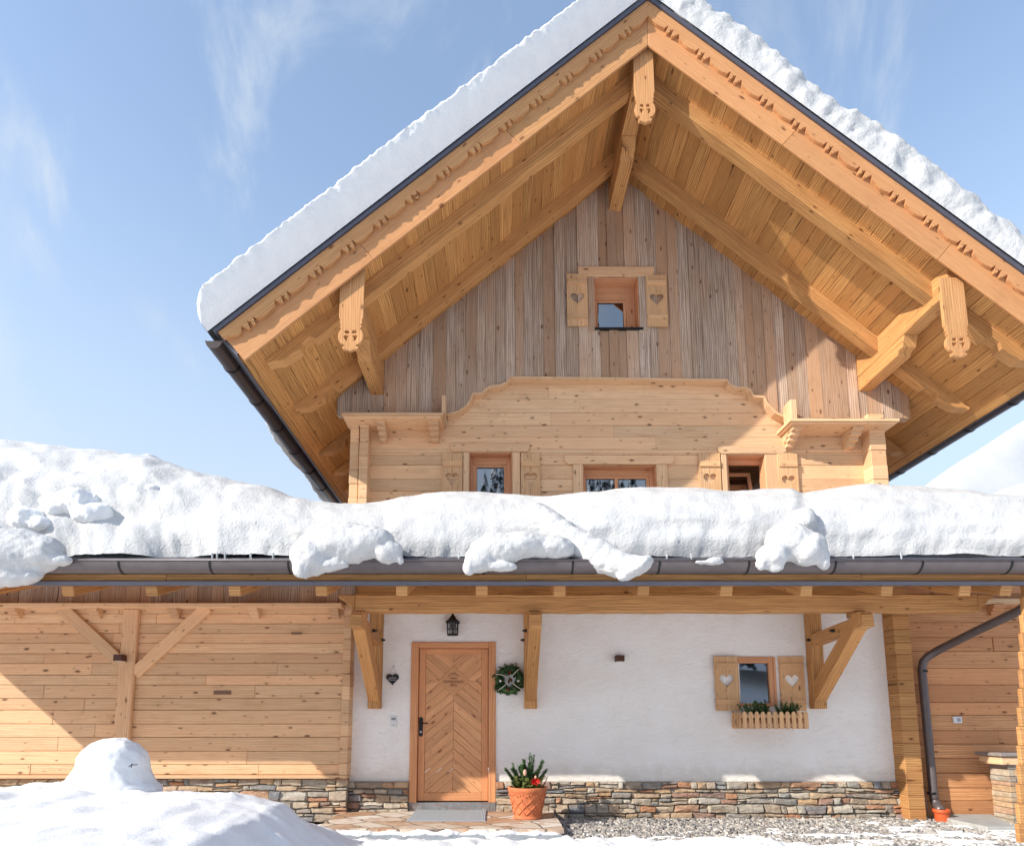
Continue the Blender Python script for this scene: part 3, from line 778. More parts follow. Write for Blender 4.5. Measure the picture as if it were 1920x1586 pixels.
def stones(name, x0, x1, z0, z1, yf, parent, seed=3, rows_=6):
    rg = random.Random(seed); b = B(); hs = [rg.uniform(.6, 1.4) for i in range(rows_)]; tot = sum(hs); zz = [z0]
    for h in hs: zz.append(zz[-1] + h / tot * (z1 - z0))
    def zl(k, x):
        if k == 0: return z0
        if k == rows_: return z1
        return zz[k] + .03 * noise.noise((x * 2.1, k * 3.7, seed)) + .008 * noise.noise((x * 9, k * 3.7, seed))
    def stone(xa, xe, lo, hi):
        m = .004; j = lambda k: rg.uniform(-k, k); sl0, sl1 = j(.022), j(.022); pts = []
        n = max(2, int((xe - xa) / .05))
        for i in range(n + 1):
            f = i / n; x = xa + m + sl0 * .4 + (xe - xa - 2 * m) * f; pts.append((x + (j(.006) if 0 < i < n else 0), lo(x) + m + (j(.005) if 0 < i < n else abs(j(.009)))))
        pts.append((xe - m + j(.007), (lo(xe) + hi(xe)) / 2))
        for i in range(n + 1):
            f = 1 - i / n; x = xa + m - sl0 * .4 + (xe - xa - 2 * m) * f; pts.append((x + (j(.006) if 0 < i < n else 0), hi(x) - m - (abs(j(.006)) if 0 < i < n else abs(j(.012)))))
        pts.append((xa + m + j(.007), (lo(xa) + hi(xa)) / 2))
        rn = (rg.random(), rg.random()); y = yf - rg.uniform(0, .04); bb = len(b.v); N = len(pts)
        cx = sum(p[0] for p in pts) / N; cz = sum(p[1] for p in pts) / N; tx, tz = j(.1), j(.18)
        for p in pts: b.v.append((p[0], yf + .03, p[1]))
        for p in pts: b.v.append((p[0], y + .014 + j(.003), p[1]))
        for p in pts: b.v.append((p[0] + (cx - p[0]) * .12, y + (p[0] - cx) * tx + (p[1] - cz) * tz + j(.006), p[1] + (cz - p[1]) * .24))
        b.v.append((cx + j(.02), y - rg.uniform(0, .012), cz))
        for lay in (0, 1):
            for i in range(N):
                q = bb + lay * N; b.face([q + i, q + (i + 1) % N, q + N + (i + 1) % N, q + N + i], [(0, 0)] * 4, rn)
        for i in range(N): b.face([bb + 2 * N + i, bb + 2 * N + (i + 1) % N, bb + 3 * N], [(0, 0)] * 3, rn)
    for k in range(rows_):
        x = x0
        while x < x1 - .005:
            w = rg.uniform(.1, .4) if rg.random() < .85 else rg.uniform(.06, .12); xe = min(x + w, x1)
            if x1 - xe < .05: xe = x1
            lo = lambda q, k=k: zl(k, q); hi = lambda q, k=k: zl(k + 1, q); r = rg.random()
            if hi(x) - lo(x) > .05 and r < .2:
                f = rg.uniform(.35, .65); md = lambda q, k=k, f=f: zl(k, q) + (zl(k + 1, q) - zl(k, q)) * f
                stone(x, xe, lo, md)
                if xe - x > .16 and rg.random() < .6: g = x + (xe - x) * rg.uniform(.35, .65); stone(x, g, md, hi); stone(g, xe, md, hi)
                else: stone(x, xe, md, hi)
            else: stone(x, xe, lo, hi)
            x = xe
    o = b.build(name, m_stone, parent)
    bk = B(); bk.box(x0, x1, yf + .012, yf + .05, z0, z1 - .004); bk.build('mortar_bed', m_mortar, o)
    return o
stones('stone_plinth', XWL, dx0 - .006, -.03, uz(1300, 1464), -.045, house, 5, 6)
stones('stone_plinth', dx1 + .006, ux(1690, 1500), -.03, uz(1300, 1464), -.045, house, 6, 6)
b = B(); b.box(dx0, dx1, -.03, .2, 0, .199); b.build('threshold', m_stone, house)

# front door
YD = .02
b = B(); jx0, jx1, jz = ux(783.5, 1350), ux(916, 1350), uz(850, 1215)
b.box(dx0 - .004, jx0, -.03, .16, .2, dz1 + .004, 'z'); b.box(jx1, dx1 + .004, -.03, .16, .2, dz1 + .004, 'z'); b.box(jx0 + .001, jx1 - .001, -.027, .16, jz, dz1 + .002, 'x')
door = b.build('front_door', m_door, house, .006, 2)
lx0, lx1, lz0, lz1 = jx0 + .006, jx1 - .006, .215, jz - .006
px0, px1, pz0, pz1 = ux(796.5, 1350), ux(903, 1350), uz(850, 1486), uz(850, 1226)
b = B()
b.box(lx0, px0, YD, YD + .06, lz0, lz1, 'z'); b.box(px1, lx1, YD, YD + .06, lz0, lz1, 'z'); b.box(px0 + .001, px1 - .001, YD + .001, YD + .06, pz1, lz1, 'x'); b.box(px0 + .001, px1 - .001, YD + .001, YD + .06, lz0, pz0, 'x')
b.build('leaf_frame', m_door, door, .004)
def clip(poly, a, bb, c):
    out = []
    for i in range(len(poly)):
        p, q = poly[i], poly[(i + 1) % len(poly)]; dp, dq = a * p[0] + bb * p[1] - c, a * q[0] + bb * q[1] - c
        if dp <= 0: out.append(p)
        if dp * dq < 0: t = dp / (dp - dq); out.append((p[0] + (q[0] - p[0]) * t, p[1] + (q[1] - p[1]) * t))
    return out
cx = (px0 + px1) / 2; cz = uz(850, 1276)
b = B()
for (rx0, rx1, rz0, rz1, sg) in ((px0, cx, pz0, cz, 1), (cx, px1, pz0, cz, -1), (px0, cx, cz, pz1, -1), (cx, px1, cz, pz1, 1)):
    an = radians(40) * sg; d = (cos(an), sin(an)); nn = (-d[1], d[0])
    cs = [p[0] * nn[0] + p[1] * nn[1] for p in rect(rx0, rx1, rz0, rz1)]; k = min(cs)
    anchor = cx * nn[0] + cz * nn[1]; k = anchor - math.ceil((anchor - k) / .098) * .098
    while k < max(cs):
        pl = rect(rx0 + .0012, rx1 - .0012, rz0 + .0012, rz1 - .0012)
        pl = clip(pl, -nn[0], -nn[1], -(k + .0012)); pl = clip(pl, nn[0], nn[1], k + .098 - .0012) if len(pl) > 2 else []
        if len(pl) > 2: b.prism(pl, (0, 0, 0), t0=YD + .012, t1=YD + .05, grain=an, **XZ)
        k += .098
b.build('chevron_panel', m_doorknot, door, .002)
dw, dh = 30 * sc(0), 29 * sc(0)
b = B(); b.prism([(cx - dw, cz), (cx, cz - dh), (cx + dw, cz), (cx, cz + dh)], (0, 0, 0), t0=YD + .004, t1=YD + .0118, rn=(.2, .9), **XZ)
pq = b.build('diamond_plaque', m_doorknot, door, .003)
yt = YD + .003
text_mesh('HAUS', .036, (cx, yt, cz + .035), m_burn, door, 'lettering')
text_mesh('OSTERWALD-', .047, (cx, yt, cz - .012), m_burn, door, 'lettering', spacing=.95)
text_mesh('NITZ', .042, (cx, yt, cz - .06), m_burn, door, 'lettering')
b = B(); r0 = .004
for (a, c) in (((-.075, .07), (-.01, .115)), ((-.01, .115), (.07, .075)), ((-.06, .072), (-.06, .055)), ((.055, .08), (.055, .06)), ((.0, .108), (.0, .09)), ((.02, .1), (.02, .125)), ((-.04, .085), (.035, .088))):
    b.beam((cx + a[0], yt, cz + a[1]), (cx + c[0], yt, cz + c[1]), .004, .004)
b.build('house_emblem', m_burn, door)
b = B(); hx = ux(789, 1360); hz0, hz1 = uz(789, 1381), uz(789, 1343)
b.prism([(hx - .026, hz0 + .02), (hx - .015, hz0 + .012), (hx, hz0), (hx + .015, hz0 + .012), (hx + .026, hz0 + .02), (hx + .026, hz1 - .02), (hx + .015, hz1 - .012), (hx, hz1), (hx - .015, hz1 - .012), (hx - .026, hz1 - .02)], (0, 0, 0), t0=YD - .008, t1=YD - .0005, **XZ)
b.tube([(hx, YD - .005, hz1 - .085), (hx, YD - .05, hz1 - .085), (hx + .03, YD - .055, hz1 - .087), (hx + .1, YD - .055, hz1 - .09)], .009, 8)
hd = b.build('door_handle', m_black, door, .002)
b = B(); b.tube([(hx, YD - .0085, hz0 + .065), (hx, YD - .0105, hz0 + .065)], .014, 12); b.build('lock_cylinder', plain('steel', (190, 186, 180), .3, .5, .8), hd)

# lower window with shutters
b = B(); fx0, fx1, fz0, fz1 = ux(1381, 1275, -.02), ux(1455, 1275, -.02), uz(1420, 1324, -.02), uz(1420, 1231, -.02)
gx0, gx1, gz0_, gz1_ = ux(1384.5, 1280), ux(1442, 1280), uz(1420, 1318), uz(1420, 1243)
b.box(fx0, gx0, -.028, .08, fz0, fz1, 'z'); b.box(gx1, fx1 - .03, -.022, .08, fz0, fz1, 'z'); b.box(fx1 - .029, fx1, -.034, .05, fz0 + .01, fz1 - .004, 'z')
b.box(gx0 + .001, gx1 - .001, -.026, .08, gz1_, fz1, 'x'); b.box(gx0 + .001, gx1 - .001, -.026, .08, fz0, gz0_, 'x')
w5 = b.build('window', m_frame, house, .004)
b = B(); b.box(gx0 - .004, gx1 + .004, .02, .028, gz0_ - .004, gz1_ + .004); b.build('pane', m_glass, w5)
for (a, c, hx_) in ((1340.5, 1385, 1362), (1464, 1511, 1487)):
    shutter(w5, ux(a, 1280, -.05), ux(c, 1280, -.05), uz(1400, 1332, -.05), uz(1400, 1230, -.05), -.038 if a < 1400 else -.004, -.07 if a < 1400 else -.036, .19, .18, uz(hx_, 1277, -.05))

# ------------------------------------------------------------------ porch roof across the whole front
YE = -1.92; XE0, XE1 = -8.35, ux(1922, 1090, YE) + .9
zf1, zf0 = uz(1200, 1076, YE), uz(1200, 1089, YE); zd1, zd0 = zf0 - .001, uz(1200, 1098, YE)
b = B(); rn = b.rr()
x = XE0
while x < XE1:
    xe = min(x + R.uniform(3.5, 5), XE1); b.box(x + .001, xe - .001, YE, YE + .03, zf0, zf1, 'x'); x = xe
b.build('eave_fascia', m_honey, house, .004)
b = B(); b.prism([(YE - .02, zd1), (YE - .045, zd1 - .012), (YE - .03, zd0), (YE + .02, zd0), (YE + .02, zd1)], (0, 0, 0), A=(0, 1, 0), Bv=(0, 0, 1), N=(1, 0, 0), t0=XE0, t1=XE1); b.build('drip_edge', m_metal2, house)
SL = radians(19)
zr0 = uz(1200, 1117, YE + .03)            # underside of rafter ends
b = B(); hgt = .17
xr = [ux(p, 1108, YE) for p in (-190, -35, 122, 280, 437, 600, 752, 903, 1050, 1208, 1365, 1516, 1668, 1815, 1893)]
for x in [xr[0] - .8] + xr:
    b = B(); a = Vector((x, YE + .03, zr0 + hgt / 2)); e = Vector((x, .0, zr0 + hgt / 2 + (-YE) * tan(SL)))
    b.beam(a, e, .125, hgt, rough=.006); b.build('porch_rafter', m_honey, house, .006)
b = B(); x = XE0
ztop = zr0 + hgt / cos(SL) + .002
k = YE + .035; 
while k < .25:
    w = .17; p = [(k, ztop + (k - YE - .03) * tan(SL)), (k + w - .003, ztop + (k + w - .003 - YE - .03) * tan(SL))]
    P = [[[((XE0, XE1)[i], p[j][0], p[j][1] + (0, .025)[q]) for q in (0, 1)] for j in (0, 1)] for i in (0, 1)]
    b.hexa(P); k += w
b.build('porch_soffit', m_soffit, house, .002)
ztr = uz(1200, 1046, YE - .05)
b = B(); b.prism([(YE - .04, ztr - .03), (YE + .04, zf1 + .001), (.3, ztop + .03 + (.3 - YE) * tan(SL)), (.3, ztr + .05 + (.3 - YE) * tan(SL)), (YE - .04, ztr)], (0, 0, 0), A=(0, 1, 0), Bv=(0, 0, 1), N=(1, 0, 0), t0=XE0, t1=XE1)
# the roof also runs back over the low wing on the left of the house
b.prism([(.3, ztop + .03 + (.3 - YE) * tan(SL)), (3.4, ztop + .03 + (3.4 - YE) * tan(SL)), (3.4, ztr + .05 + (3.4 - YE) * tan(SL)), (.3, ztr + .05 + (.3 - YE) * tan(SL))], (0, 0, 0), A=(0, 1, 0), Bv=(0, 0, 1), N=(1, 0, 0), t0=XE0, t1=XL - .05)
b.build('porch_roof_sheet', m_metal2, house)
YG = YE - .11; zg = uz(1200, 1055, YG); rg = (zg - uz(1200, 1076, YG)) * .98
b = B(); n = 12
pr = [(YG + rg * cos(pi + pi * i / n), zg + rg * sin(pi + pi * i / n)) for i in range(n + 1)]; pi_ = [(YG + (rg - .006) * cos(pi + pi * i / n), zg + (rg - .006) * sin(pi + pi * i / n)) for i in range(n + 1)][::-1]
b.prism(pr + pi_, (0, 0, 0), A=(0, 1, 0), Bv=(0, 0, 1), N=(1, 0, 0), t0=XE0 - .02, t1=XE1)
b.tube([(XE0 - .02, YG - rg, zg), (XE1, YG - rg, zg)], .011, 8)
gut = b.build('porch_gutter', m_metal, house)
for p in (232, 400, 545, 585, 905, 1070, 1230, 1395, 1555, 1715, 1880, 60):
    x = ux(p, 1060, YG); b = B()
    q1 = [(YG + (rg + .006) * cos(pi + pi * i / n), zg + (rg + .006) * sin(pi + pi * i / n)) for i in range(n + 1)]; q2 = [(YG + (rg + .001) * cos(pi + pi * i / n), zg + (rg + .001) * sin(pi + pi * i / n)) for i in range(n + 1)][::-1]
    b.prism(q1 + q2, (0, 0, 0), A=(0, 1, 0), Bv=(0, 0, 1), N=(1, 0, 0), t0=x, t1=x + .02); b.build('gutter_clip', m_black, gut)

# carrying beam and its wall brackets
YB = -1.2
zb1, zb0 = uz(1200, 1114, YB), uz(1200, 1146, YB)
b = B(); xb0, xb1 = ux(634, 1130, YB), ux(1856, 1130, YB); hb = zb1 - zb0
b.beam((xb0 + .2, YB + .09, (zb0 + zb1) / 2), (xb1 - .14, YB + .09, (zb0 + zb1) / 2), .18, hb, rough=.012)
for (xa, s) in ((xb0 + .2, -1), (xb1 - .14, 1)):
    b.prism([(0, zb0), (s * .03, zb0 + hb * .1), (s * .06, zb0 + hb * .38), (s * .1, zb0 + hb * .42), (s * .14, zb0 + hb * .7), (s * .2, zb0 + hb * .78), (s * .2, zb1), (0, zb1)], (xa, 0, 0), t0=YB + .002, t1=YB + .178, **XZ)
b.build('porch_beam', m_honey, house, .01)
zpt, zpb = zb0 + .12, uz(1000, 1328, -.16)
for (pa, pb) in ((689, 713), (984, 1006), (1525, 1552)):
    xa = ux((pa + pb) / 2, 1320, -.15); wv = .165
    b = B(); b.beam((xa, -.085, zpb), (xa, -.085, zpt + .25), wv, .15, up=(0, 1, 0), rough=.008)
    br = b.build('wall_bracket', m_honey, house, .008)
    b = B(); b.beam((xa, -.02, zb0 - .22), (xa, YB - .16, zb0 - .13), .14, .15, rough=.008); b.build('bracket_arm', m_honey, br, .008)
    b = B(); b.prism([(-.16 - .0, zpb + .09), (-.16, zpb + .36), (YB + .02, zb0 - .02), (YB - .12, zb0 - .02), (YB - .12, zb0 - .12)], (xa, 0, 0), A=(0, 1, 0), Bv=(0, 0, 1), N=(1, 0, 0), t0=-.074, t1=.074, grain=atan2(zb0 - .1 - zpb - .2, YB + .1)); 
    b.build('bracket_strut', m_honey, br, .008)
    b = B(); b.box(xa - .07, xa + .07, YB - .02, YB + .16, zb0 - .058, zb0 - .001, 'y'); b.build('saddle_block', m_honey, br, .006)
    sd = -1 if pa > 900 else 1
    for (yy, zz) in ((-.14, zb0 - .205), (YB + .45, zb0 - .165)):
        b = B(); b.tube([(xa + sd * .05, yy, zz), (xa + sd * .105, yy, zz)], .02, 8); b.tube([(xa + sd * .1, yy, zz), (xa + sd * .128, yy, zz)], .012, 8); b.build('bolt', m_black, br)

# ================================================================== low timber wing on the left
wing = thing('timber_annex', 'low wing of pale horizontal boards with Y shaped braces left of the white wall', 'annex', (-5, 0, 0))
YW = -.18
xc0, xc1 = ux(640.5, 1300, YW - .03), ux(656, 1300, YW - .03)
zw0, zw1 = uz(400, 1452, YW), uz(400, 1136, YW)
b = B(); rows(b, -8.5, xc0 + .02, zw0, zw1, YW, YW + .12, .155, joint=(1.6, 3.6), jit=.003); b.build('board_wall', m_pine, wing, .006)
log_ends('corner_column', xc0, xc1, YW - .04, .02, zw0, zw1 + .02, .16, m_pine, wing, step=.006)
b = B(); b.box(-8.0, xc1 - .002, -.1, .02, zw1 + .02, zr0 + .5, 'z')
b = B(); x = -8.5
while x < xc1:
    w = R.uniform(.14, .2); b.box(x, min(x + w, xc1) - .002, -.1 - R.choice((0, .01)), .02, zw1 + .02, zr0 + .55, 'z'); x += w
b.build('upper_cladding', m_gray, wing, .003)
YT = YW - .2
b = B(); zt1, zt0 = uz(300, 1130, YT), uz(300, 1138, YT); b.box(-8.5, ux(640, 1134, YT), YT, -.05, zt0, zt1, 'x'); b.build('top_rail', m_pine, wing, .004)
for (p0, p1) in ((-135, -118), (14, 32), (166, 184), (316, 333), (466, 484), (618, 635)):
    b = B(); stepped_corbel(b, ux(p0, 1145, YW - .12), ux(p1, 1145, YW - .12), zt0 - .001, YW + .001, .16, .125, 3); b.build('corbel', m_pine, wing, .003)
YP = YW - .07
pxa = ux(241, 1160, YP); pxb = ux(232, 1350, YP); xc = (pxa + pxb) / 2
b = B(); b.box(xc - .1, xc + .1, YP, YW - .006, zw0 - .02, zt0 - .002, 'z'); b.build('post', m_pine, wing, .008)
for (top, bot_) in (((112, 1140), (236, 1252)), ((388, 1140), (250, 1262))):
    b = B(); t_ = un(*top, YP + .01); q = un(*bot_, YP + .01)
    b.beam((t_.x, YP + .04, t_.z + .02), (q.x, YP + .04, q.z), .062, .155, up=Vector((1, 0, 1)) if top[0] < 200 else Vector((-1, 0, 1)))
    b.build('brace', m_pine, wing, .006)
b = B(); b.box(-8.5, xc1 - .004, YW - .045, YW + .1, zw0 - .045, zw0 - .002, 'x'); b.build('bottom_rail', m_pine, wing, .004)
stones('stone_plinth', -8.5, xc1 - .01, -.03, zw0 - .047, YW + .04, wing, 9, 6)
b = B(); b.box(-8.5, xc1 - .02, YW + .13, 3.2, 0, zw1); b.build('wing_body', m_red, wing)
for (p, y, w_, h_) in ((556, 1187, 20, 4), (417, 1298, 32, 7)):
    b = B(); c = un(p, y, YW - .004); b.box(c.x - w_ * sc(YW) / 2, c.x + w_ * sc(YW) / 2, YW - .012, YW + .002, c.z - h_ * sc(YW) / 2, c.z + h_ * sc(YW) / 2)
    b.build('vent_slot', plain('grey_vent', (126, 98, 78), .7), wing)

# ================================================================== timber wing on the right
rw = thing('timber_wing', 'reddish plank wall with a stacked log column right of the white wall', 'building', (6.5, 0, 0))
xq0, xq1 = ux(1690, 1350, -.23), ux(1722, 1350, -.23)
b = B(); rows(b, xq1 - .02, 8.4, 0, 3.5, .0, .14, .2, joint=(1.2, 3.0), jit=.006); b.box(xq1, 8.4, .142, .2, 0, 3.5); b.build('plank_wall', m_red, rw, .006)
log_ends('log_column', xq0, xq1, -.23, .1, -.02, 3.2, .17, m_honey, rw, step=.006)
b = B(); b.box(xq1, 8.4, -.12, -.003, uz(1880, 1132, -.1), uz(1880, 1122, -.1), 'x'); b.build('wall_rail', m_pine, rw, .004)
b = B(); stepped_corbel(b, ux(1862, 1150, -.1), ux(1884, 1150, -.1), uz(1880, 1133, -.1), -.002, .13, .14, 3); b.build('corbel', m_red, rw, .003)

edge = thing('corner_post', 'narrow timber post cut off by the right edge of the photo', 'post', (ux(1916, 1300, -1.75) + .1, -1.7, 0))
b = B(); z = 0.0
while z < uz(1916, 1026, -1.78):
    h = .2; _y = 1350 - (z - H) * F / 6.9; x0 = ux(1923 - max(0, _y - 1030) * .022, _y, -1.78); b.box(x0 + R.uniform(0, .008), x0 + .3, -1.78, -1.73, z + .001, min(z + h, uz(1916, 1026, -1.78)) - .001, 'x'); z += h
b.build('stacked_logs', m_honey, edge, .006)

# ================================================================== things on and by the house
# wall lantern
c = un(849, 1150, -.12); lan = thing('wall_lantern', 'black iron carriage lantern hanging above the front door', 'lantern', (c.x, -.12, c.z))
k = sc(-.12)
def LZ(py): return uz(849, py, -.12)
b = B(); zt = LZ(1149); 
b.lathe([(.001, zt), (.016, zt - .008), (.016, zt - .02), (.008, zt - .03)], (c.x, -.12, 0), 12)
def pyr(b, cx, cy, z0, r0, z1, r1, cap=True, n=6):
    base = len(b.v); rn = b.rr()
    for (r, z) in ((r0, z0), (r1, z1)):
        for i in range(n): a = pi / n + 2 * pi * i / n; b.v.append((cx + r * cos(a), cy + r * sin(a), z))
    for i in range(n): b.face([base + i, base + (i + 1) % n, base + n + (i + 1) % n, base + n + i], [(0, 0)] * 4, rn)
    if cap: b.face([base + i for i in range(n)][::-1], [(0, 0)] * n, rn); b.face([base + n + i for i in range(n)], [(0, 0)] * n, rn)
pyr(b, c.x, -.12, LZ(1161), .062, zt - .02, .012); pyr(b, c.x, -.12, LZ(1166), .108, LZ(1160.5), .06); pyr(b, c.x, -.12, LZ(1168), .1, LZ(1166.2), .108)
b.build('lantern_roof', m_black, lan)
b = B(); za, zb_ = LZ(1168), LZ(1190)
for i in range(6):
    a = pi / 6 + 2 * pi * i / 6; b.beam((c.x + .082 * cos(a), -.12 + .082 * sin(a), za), (c.x + .074 * cos(a), -.12 + .074 * sin(a), zb_), .012, .012, up=(0, 1, 0))
    a2 = a + pi / 3
    for z, r in ((zb_ + .004, .074), ((za + zb_) / 2, .078)): b.beam((c.x + r * cos(a), -.12 + r * sin(a), z), (c.x + r * cos(a2), -.12 + r * sin(a2), z), .01 if r > .075 else .014, .01 if r > .075 else .014)
    m = a + pi / 6; b.beam((c.x + .07 * cos(m), -.12 + .07 * sin(m), za), (c.x + .064 * cos(m), -.12 + .064 * sin(m), zb_), .006, .006, up=(0, 1, 0))
pyr(b, c.x, -.12, zb_ - .008, .076, zb_ + .002, .078)
b.build('cage', m_black, lan)
b = B(); pyr(b, c.x, -.12, zb_ + .003, .066, za - .001, .072, False); b.build('glass', m_lglass, lan)
b = B(); b.tube([(c.x, -.002, za + .01), (c.x, -.05, za + .06), (c.x, -.1, zt - .03)], .009, 8); b.box(c.x - .025, c.x + .025, -.012, -.001, za - .04, za + .05); b.build('wall_arm', m_black, lan)
# two small bronze spot lights
def spot(c, label):
    t = thing('wall_light', label, 'wall light', (c.x, c.y, c.z), 'small bronze wall lights')
    b = B(); w, h, d = .115, .082, .12; b.box(c.x - w / 2, c.x + w / 2, c.y - d, c.y - .001, c.z - h / 2, c.z + h / 2); b.build('housing', m_lamp, t, .006)
    b = B(); b.box(c.x - w * .36, c.x + w * .36, c.y - d * .85, c.y - d * .2, c.z - h / 2 - .003, c.z - h / 2 - .0004); b.build('lens', m_cream, t)
    return t
s1 = spot(un(1160, 1235, 0), 'small square bronze wall light on bare white render right of the door')
s2 = s1.copy(); COL.objects.link(s2); s2.location = un(230, 1234, YP) ; s2['label'] = 'small bronze wall light where the braces meet the timber post on the left wing'
for ch in list(s1.children): q = ch.copy(); COL.objects.link(q); q.parent = s2
# slate heart
c = un(736, 1274, -.02); hs = thing('slate_heart', 'black slate heart with white writing hanging left of the door', 'sign', c)
b = B(); b.prism(heart(c.x, c.z, .17, .155, 40), (0, 0, 0), t0=-.03, t1=-.02, **XZ); b.build('plate', m_slate, hs, .002)
b = B(); nl = un(738, 1248, -.02)
for dx in (-.045, .05): b.tube([(c.x + dx, -.026, c.z + .06), (nl.x, -.026, nl.z)], .0016, 5)
b.build('wire', plain('thin_wire', (128, 122, 120), .5), hs)
b = B(); b.tube([(nl.x, .01, nl.z), (nl.x, -.032, nl.z)], .006, 8); b.build('nail', m_black, hs)
text_mesh('Herzlich', .03, (c.x, -.031, c.z + .026), m_chalk, hs, 'chalk_writing', .0008); text_mesh('Willkommen', .027, (c.x + .003, -.031, c.z - .002), m_chalk, hs, 'chalk_writing', .0008)
# door bell plate
c = un(738, 1352, 0); db = thing('doorbell_panel', 'white doorbell plate on the render left of the door', 'doorbell', c)
b = B(); b.box(c.x - .045, c.x + .045, -.014, -.0005, c.z - .075, c.z + .075); b.build('plate', m_white, db, .008)
b = B(); b.box(c.x - .03, c.x + .03, -.0165, -.0145, c.z + .018, c.z + .05); b.build('speaker_slots', plain('grey_print', (140, 140, 142), .5), db)
b = B(); b.tube([(c.x, -.012, c.z - .045), (c.x, -.018, c.z - .045)], .008, 10); b.build('bell_button', plain('grey_button', (150, 150, 152), .5), db)
# socket on the right wing
c = un(1794, 1349, -.006); so = thing('wall_socket', 'small white socket plate on the reddish plank wall', 'socket', c)
b = B(); b.box(c.x - .06, c.x + .06, -.028, -.005, c.z - .045, c.z + .045); b.build('plate', m_white, so, .008)
b = B(); b.box(c.x - .012, c.x + .036, -.0305, -.0285, c.z - .022, c.z + .022); b.build('flap', plain('grey_flap', (158, 160, 166), .5), so, .002)

# ---- needles
def sprig(b, base, d, L, nl=.022, n=60, thick=.006, rg=R, droop=0.0, flat=.0):
    base = Vector(base); d = Vector(d).normalized(); rn = b.rr()
    x = d.orthogonal().normalized(); y = d.cross(x)
    b.tube([base, base + d * L * .5 + Vector((0, 0, -droop * L * .3)), base + d * L + Vector((0, 0, -droop * L))], [.004, .003, .0015], 5, rn=rn)
    for i in range(n):
        f = rg.random(); p = base + d * (L * f) + Vector((0, 0, -droop * L * f * f)); a = rg.uniform(0, 2 * pi)
        o = (x * cos(a) + y * sin(a)); tip = p + (o * .85 + d * .55).normalized() * nl * rg.uniform(.7, 1.2) * (1.15 - .5 * f)
        sd = o.cross(d).normalized() * thick; k = len(b.v)
        b.v += [tuple(p - sd), tuple(p + sd), tuple(tip + sd * .35), tuple(tip - sd * .35)]
        b.face([k, k + 1, k + 2, k + 3], [(0, 0)] * 4, rn)
# wreath
c = un(955, 1275, -.07); wr = thing('fir_wreath', 'green fir wreath with cream ribbons and small baubles right of the door', 'wreath', c)
b = B(); RR = .15
for i in range(150):
    a = R.uniform(0, 2 * pi); r = RR + R.uniform(-.075, .03); p = Vector((c.x + r * cos(a), c.y + R.uniform(-.03, .03), c.z + r * sin(a)))
    tdir = Vector((-sin(a), R.uniform(-.5, .2), cos(a))) + Vector((cos(a), 0, sin(a))) * R.uniform(-.3, .9)
    sprig(b, p, tdir, R.uniform(.06, .1), .03, 46, .005)
b.build('fir_ring', m_fir, wr)
b = B(); b.tube([(c.x + .15 * cos(i * pi / 12), c.y + .01, c.z + .15 * sin(i * pi / 12)) for i in range(25)], .035, 10, False); b.build('straw_core', m_fir, wr)
for (a0, a1) in ((158, 100), (48, 70), (-38, -60), (222, 250)):
    b = B(); pts = []
    for i in range(7):
        f = i / 6; a = radians(a0 + (a1 - a0) * f * .35); r = .06 + .135 * (1 - f); pts.append(Vector((c.x + r * cos(a), c.y - .065 - .02 * sin(pi * (1 - f)), c.z + r * sin(a))))
    for p, q in zip(pts, pts[1:]): b.beam(p, q, .004, .009, up=Vector((0, 1, 0)).cross(q - p))
    b.build('ribbon', m_cream, wr)
for (px_, py_, m, nm) in ((955.5, 1260, m_red_petal, 'red_bauble'), (951.5, 1293, m_red_petal, 'red_bauble'), (938, 1276, m_white, 'white_bauble'), (972, 1276, m_white, 'white_bauble')):
    p = un(px_, py_, -.14); b = B(); b.ball(p, .013 if m is m_red_petal else .017, 7); b.build(nm, m, wr)
b = B(); 
for i in range(9): b.ball((c.x + R.uniform(-.03, .03), c.y - .03, c.z + R.uniform(-.03, .03)), .014, 5)
b.build('cone_cluster', m_twig, wr)

# window box
YX = -.40
wx = thing('window_box', 'picket fronted wooden flower box with fir sprigs under the white wall window', 'flower box', (ux(1450, 1366, -.2), -.2, uz(1450, 1366, -.2)))
bx0, bx1 = ux(1393, 1350, YX), ux(1516, 1350, YX); bz0, bz1 = uz(1450, 1366, YX), uz(1450, 1333, YX)
yb0 = -.1
b = B(); b.box(bx0 + .02, bx1 - .02, YX + .05, yb0 - .02, bz0 + .01, bz0 + .03); b.box(bx0 + .02, bx1 - .02, YX + .05, YX + .07, bz0 + .031, bz0 + .12); b.box(bx0 + .02, bx1 - .02, yb0 - .02, yb0, bz0 + .01, bz1 - .03); b.box(bx0 + .02, bx0 + .04, YX + .071, yb0 - .021, bz0 + .031, bz0 + .12)
b.build('trough', m_red, wx)
b = B()
for z in (bz0 + .025, bz1 - .085):
    b.box(bx0, bx1, YX + .013, YX + .032, z, z + .045, 'x'); b.box(bx0 - .0005, bx0 + .018, YX + .033, yb0 + .09, z, z + .045, 'y'); b.box(bx1 - .018, bx1 + .0005, YX + .033, yb0 + .09, z, z + .045, 'y')
b.build('rails', m_shutter, wx)
npk = 11
for i in range(npk):
    w = .052; x = bx0 + (bx1 - bx0 - w) * i / (npk - 1); b = B()
    b.prism([(x, bz0), (x + w, bz0), (x + w, bz1 - .022), (x + w * .68, bz1 - .004), (x + w / 2, bz1), (x + w * .32, bz1 - .004), (x, bz1 - .022)], (0, 0, 0), t0=YX, t1=YX + .012, grain=pi / 2, **XZ); b.build('picket', m_shutter, wx, .002)
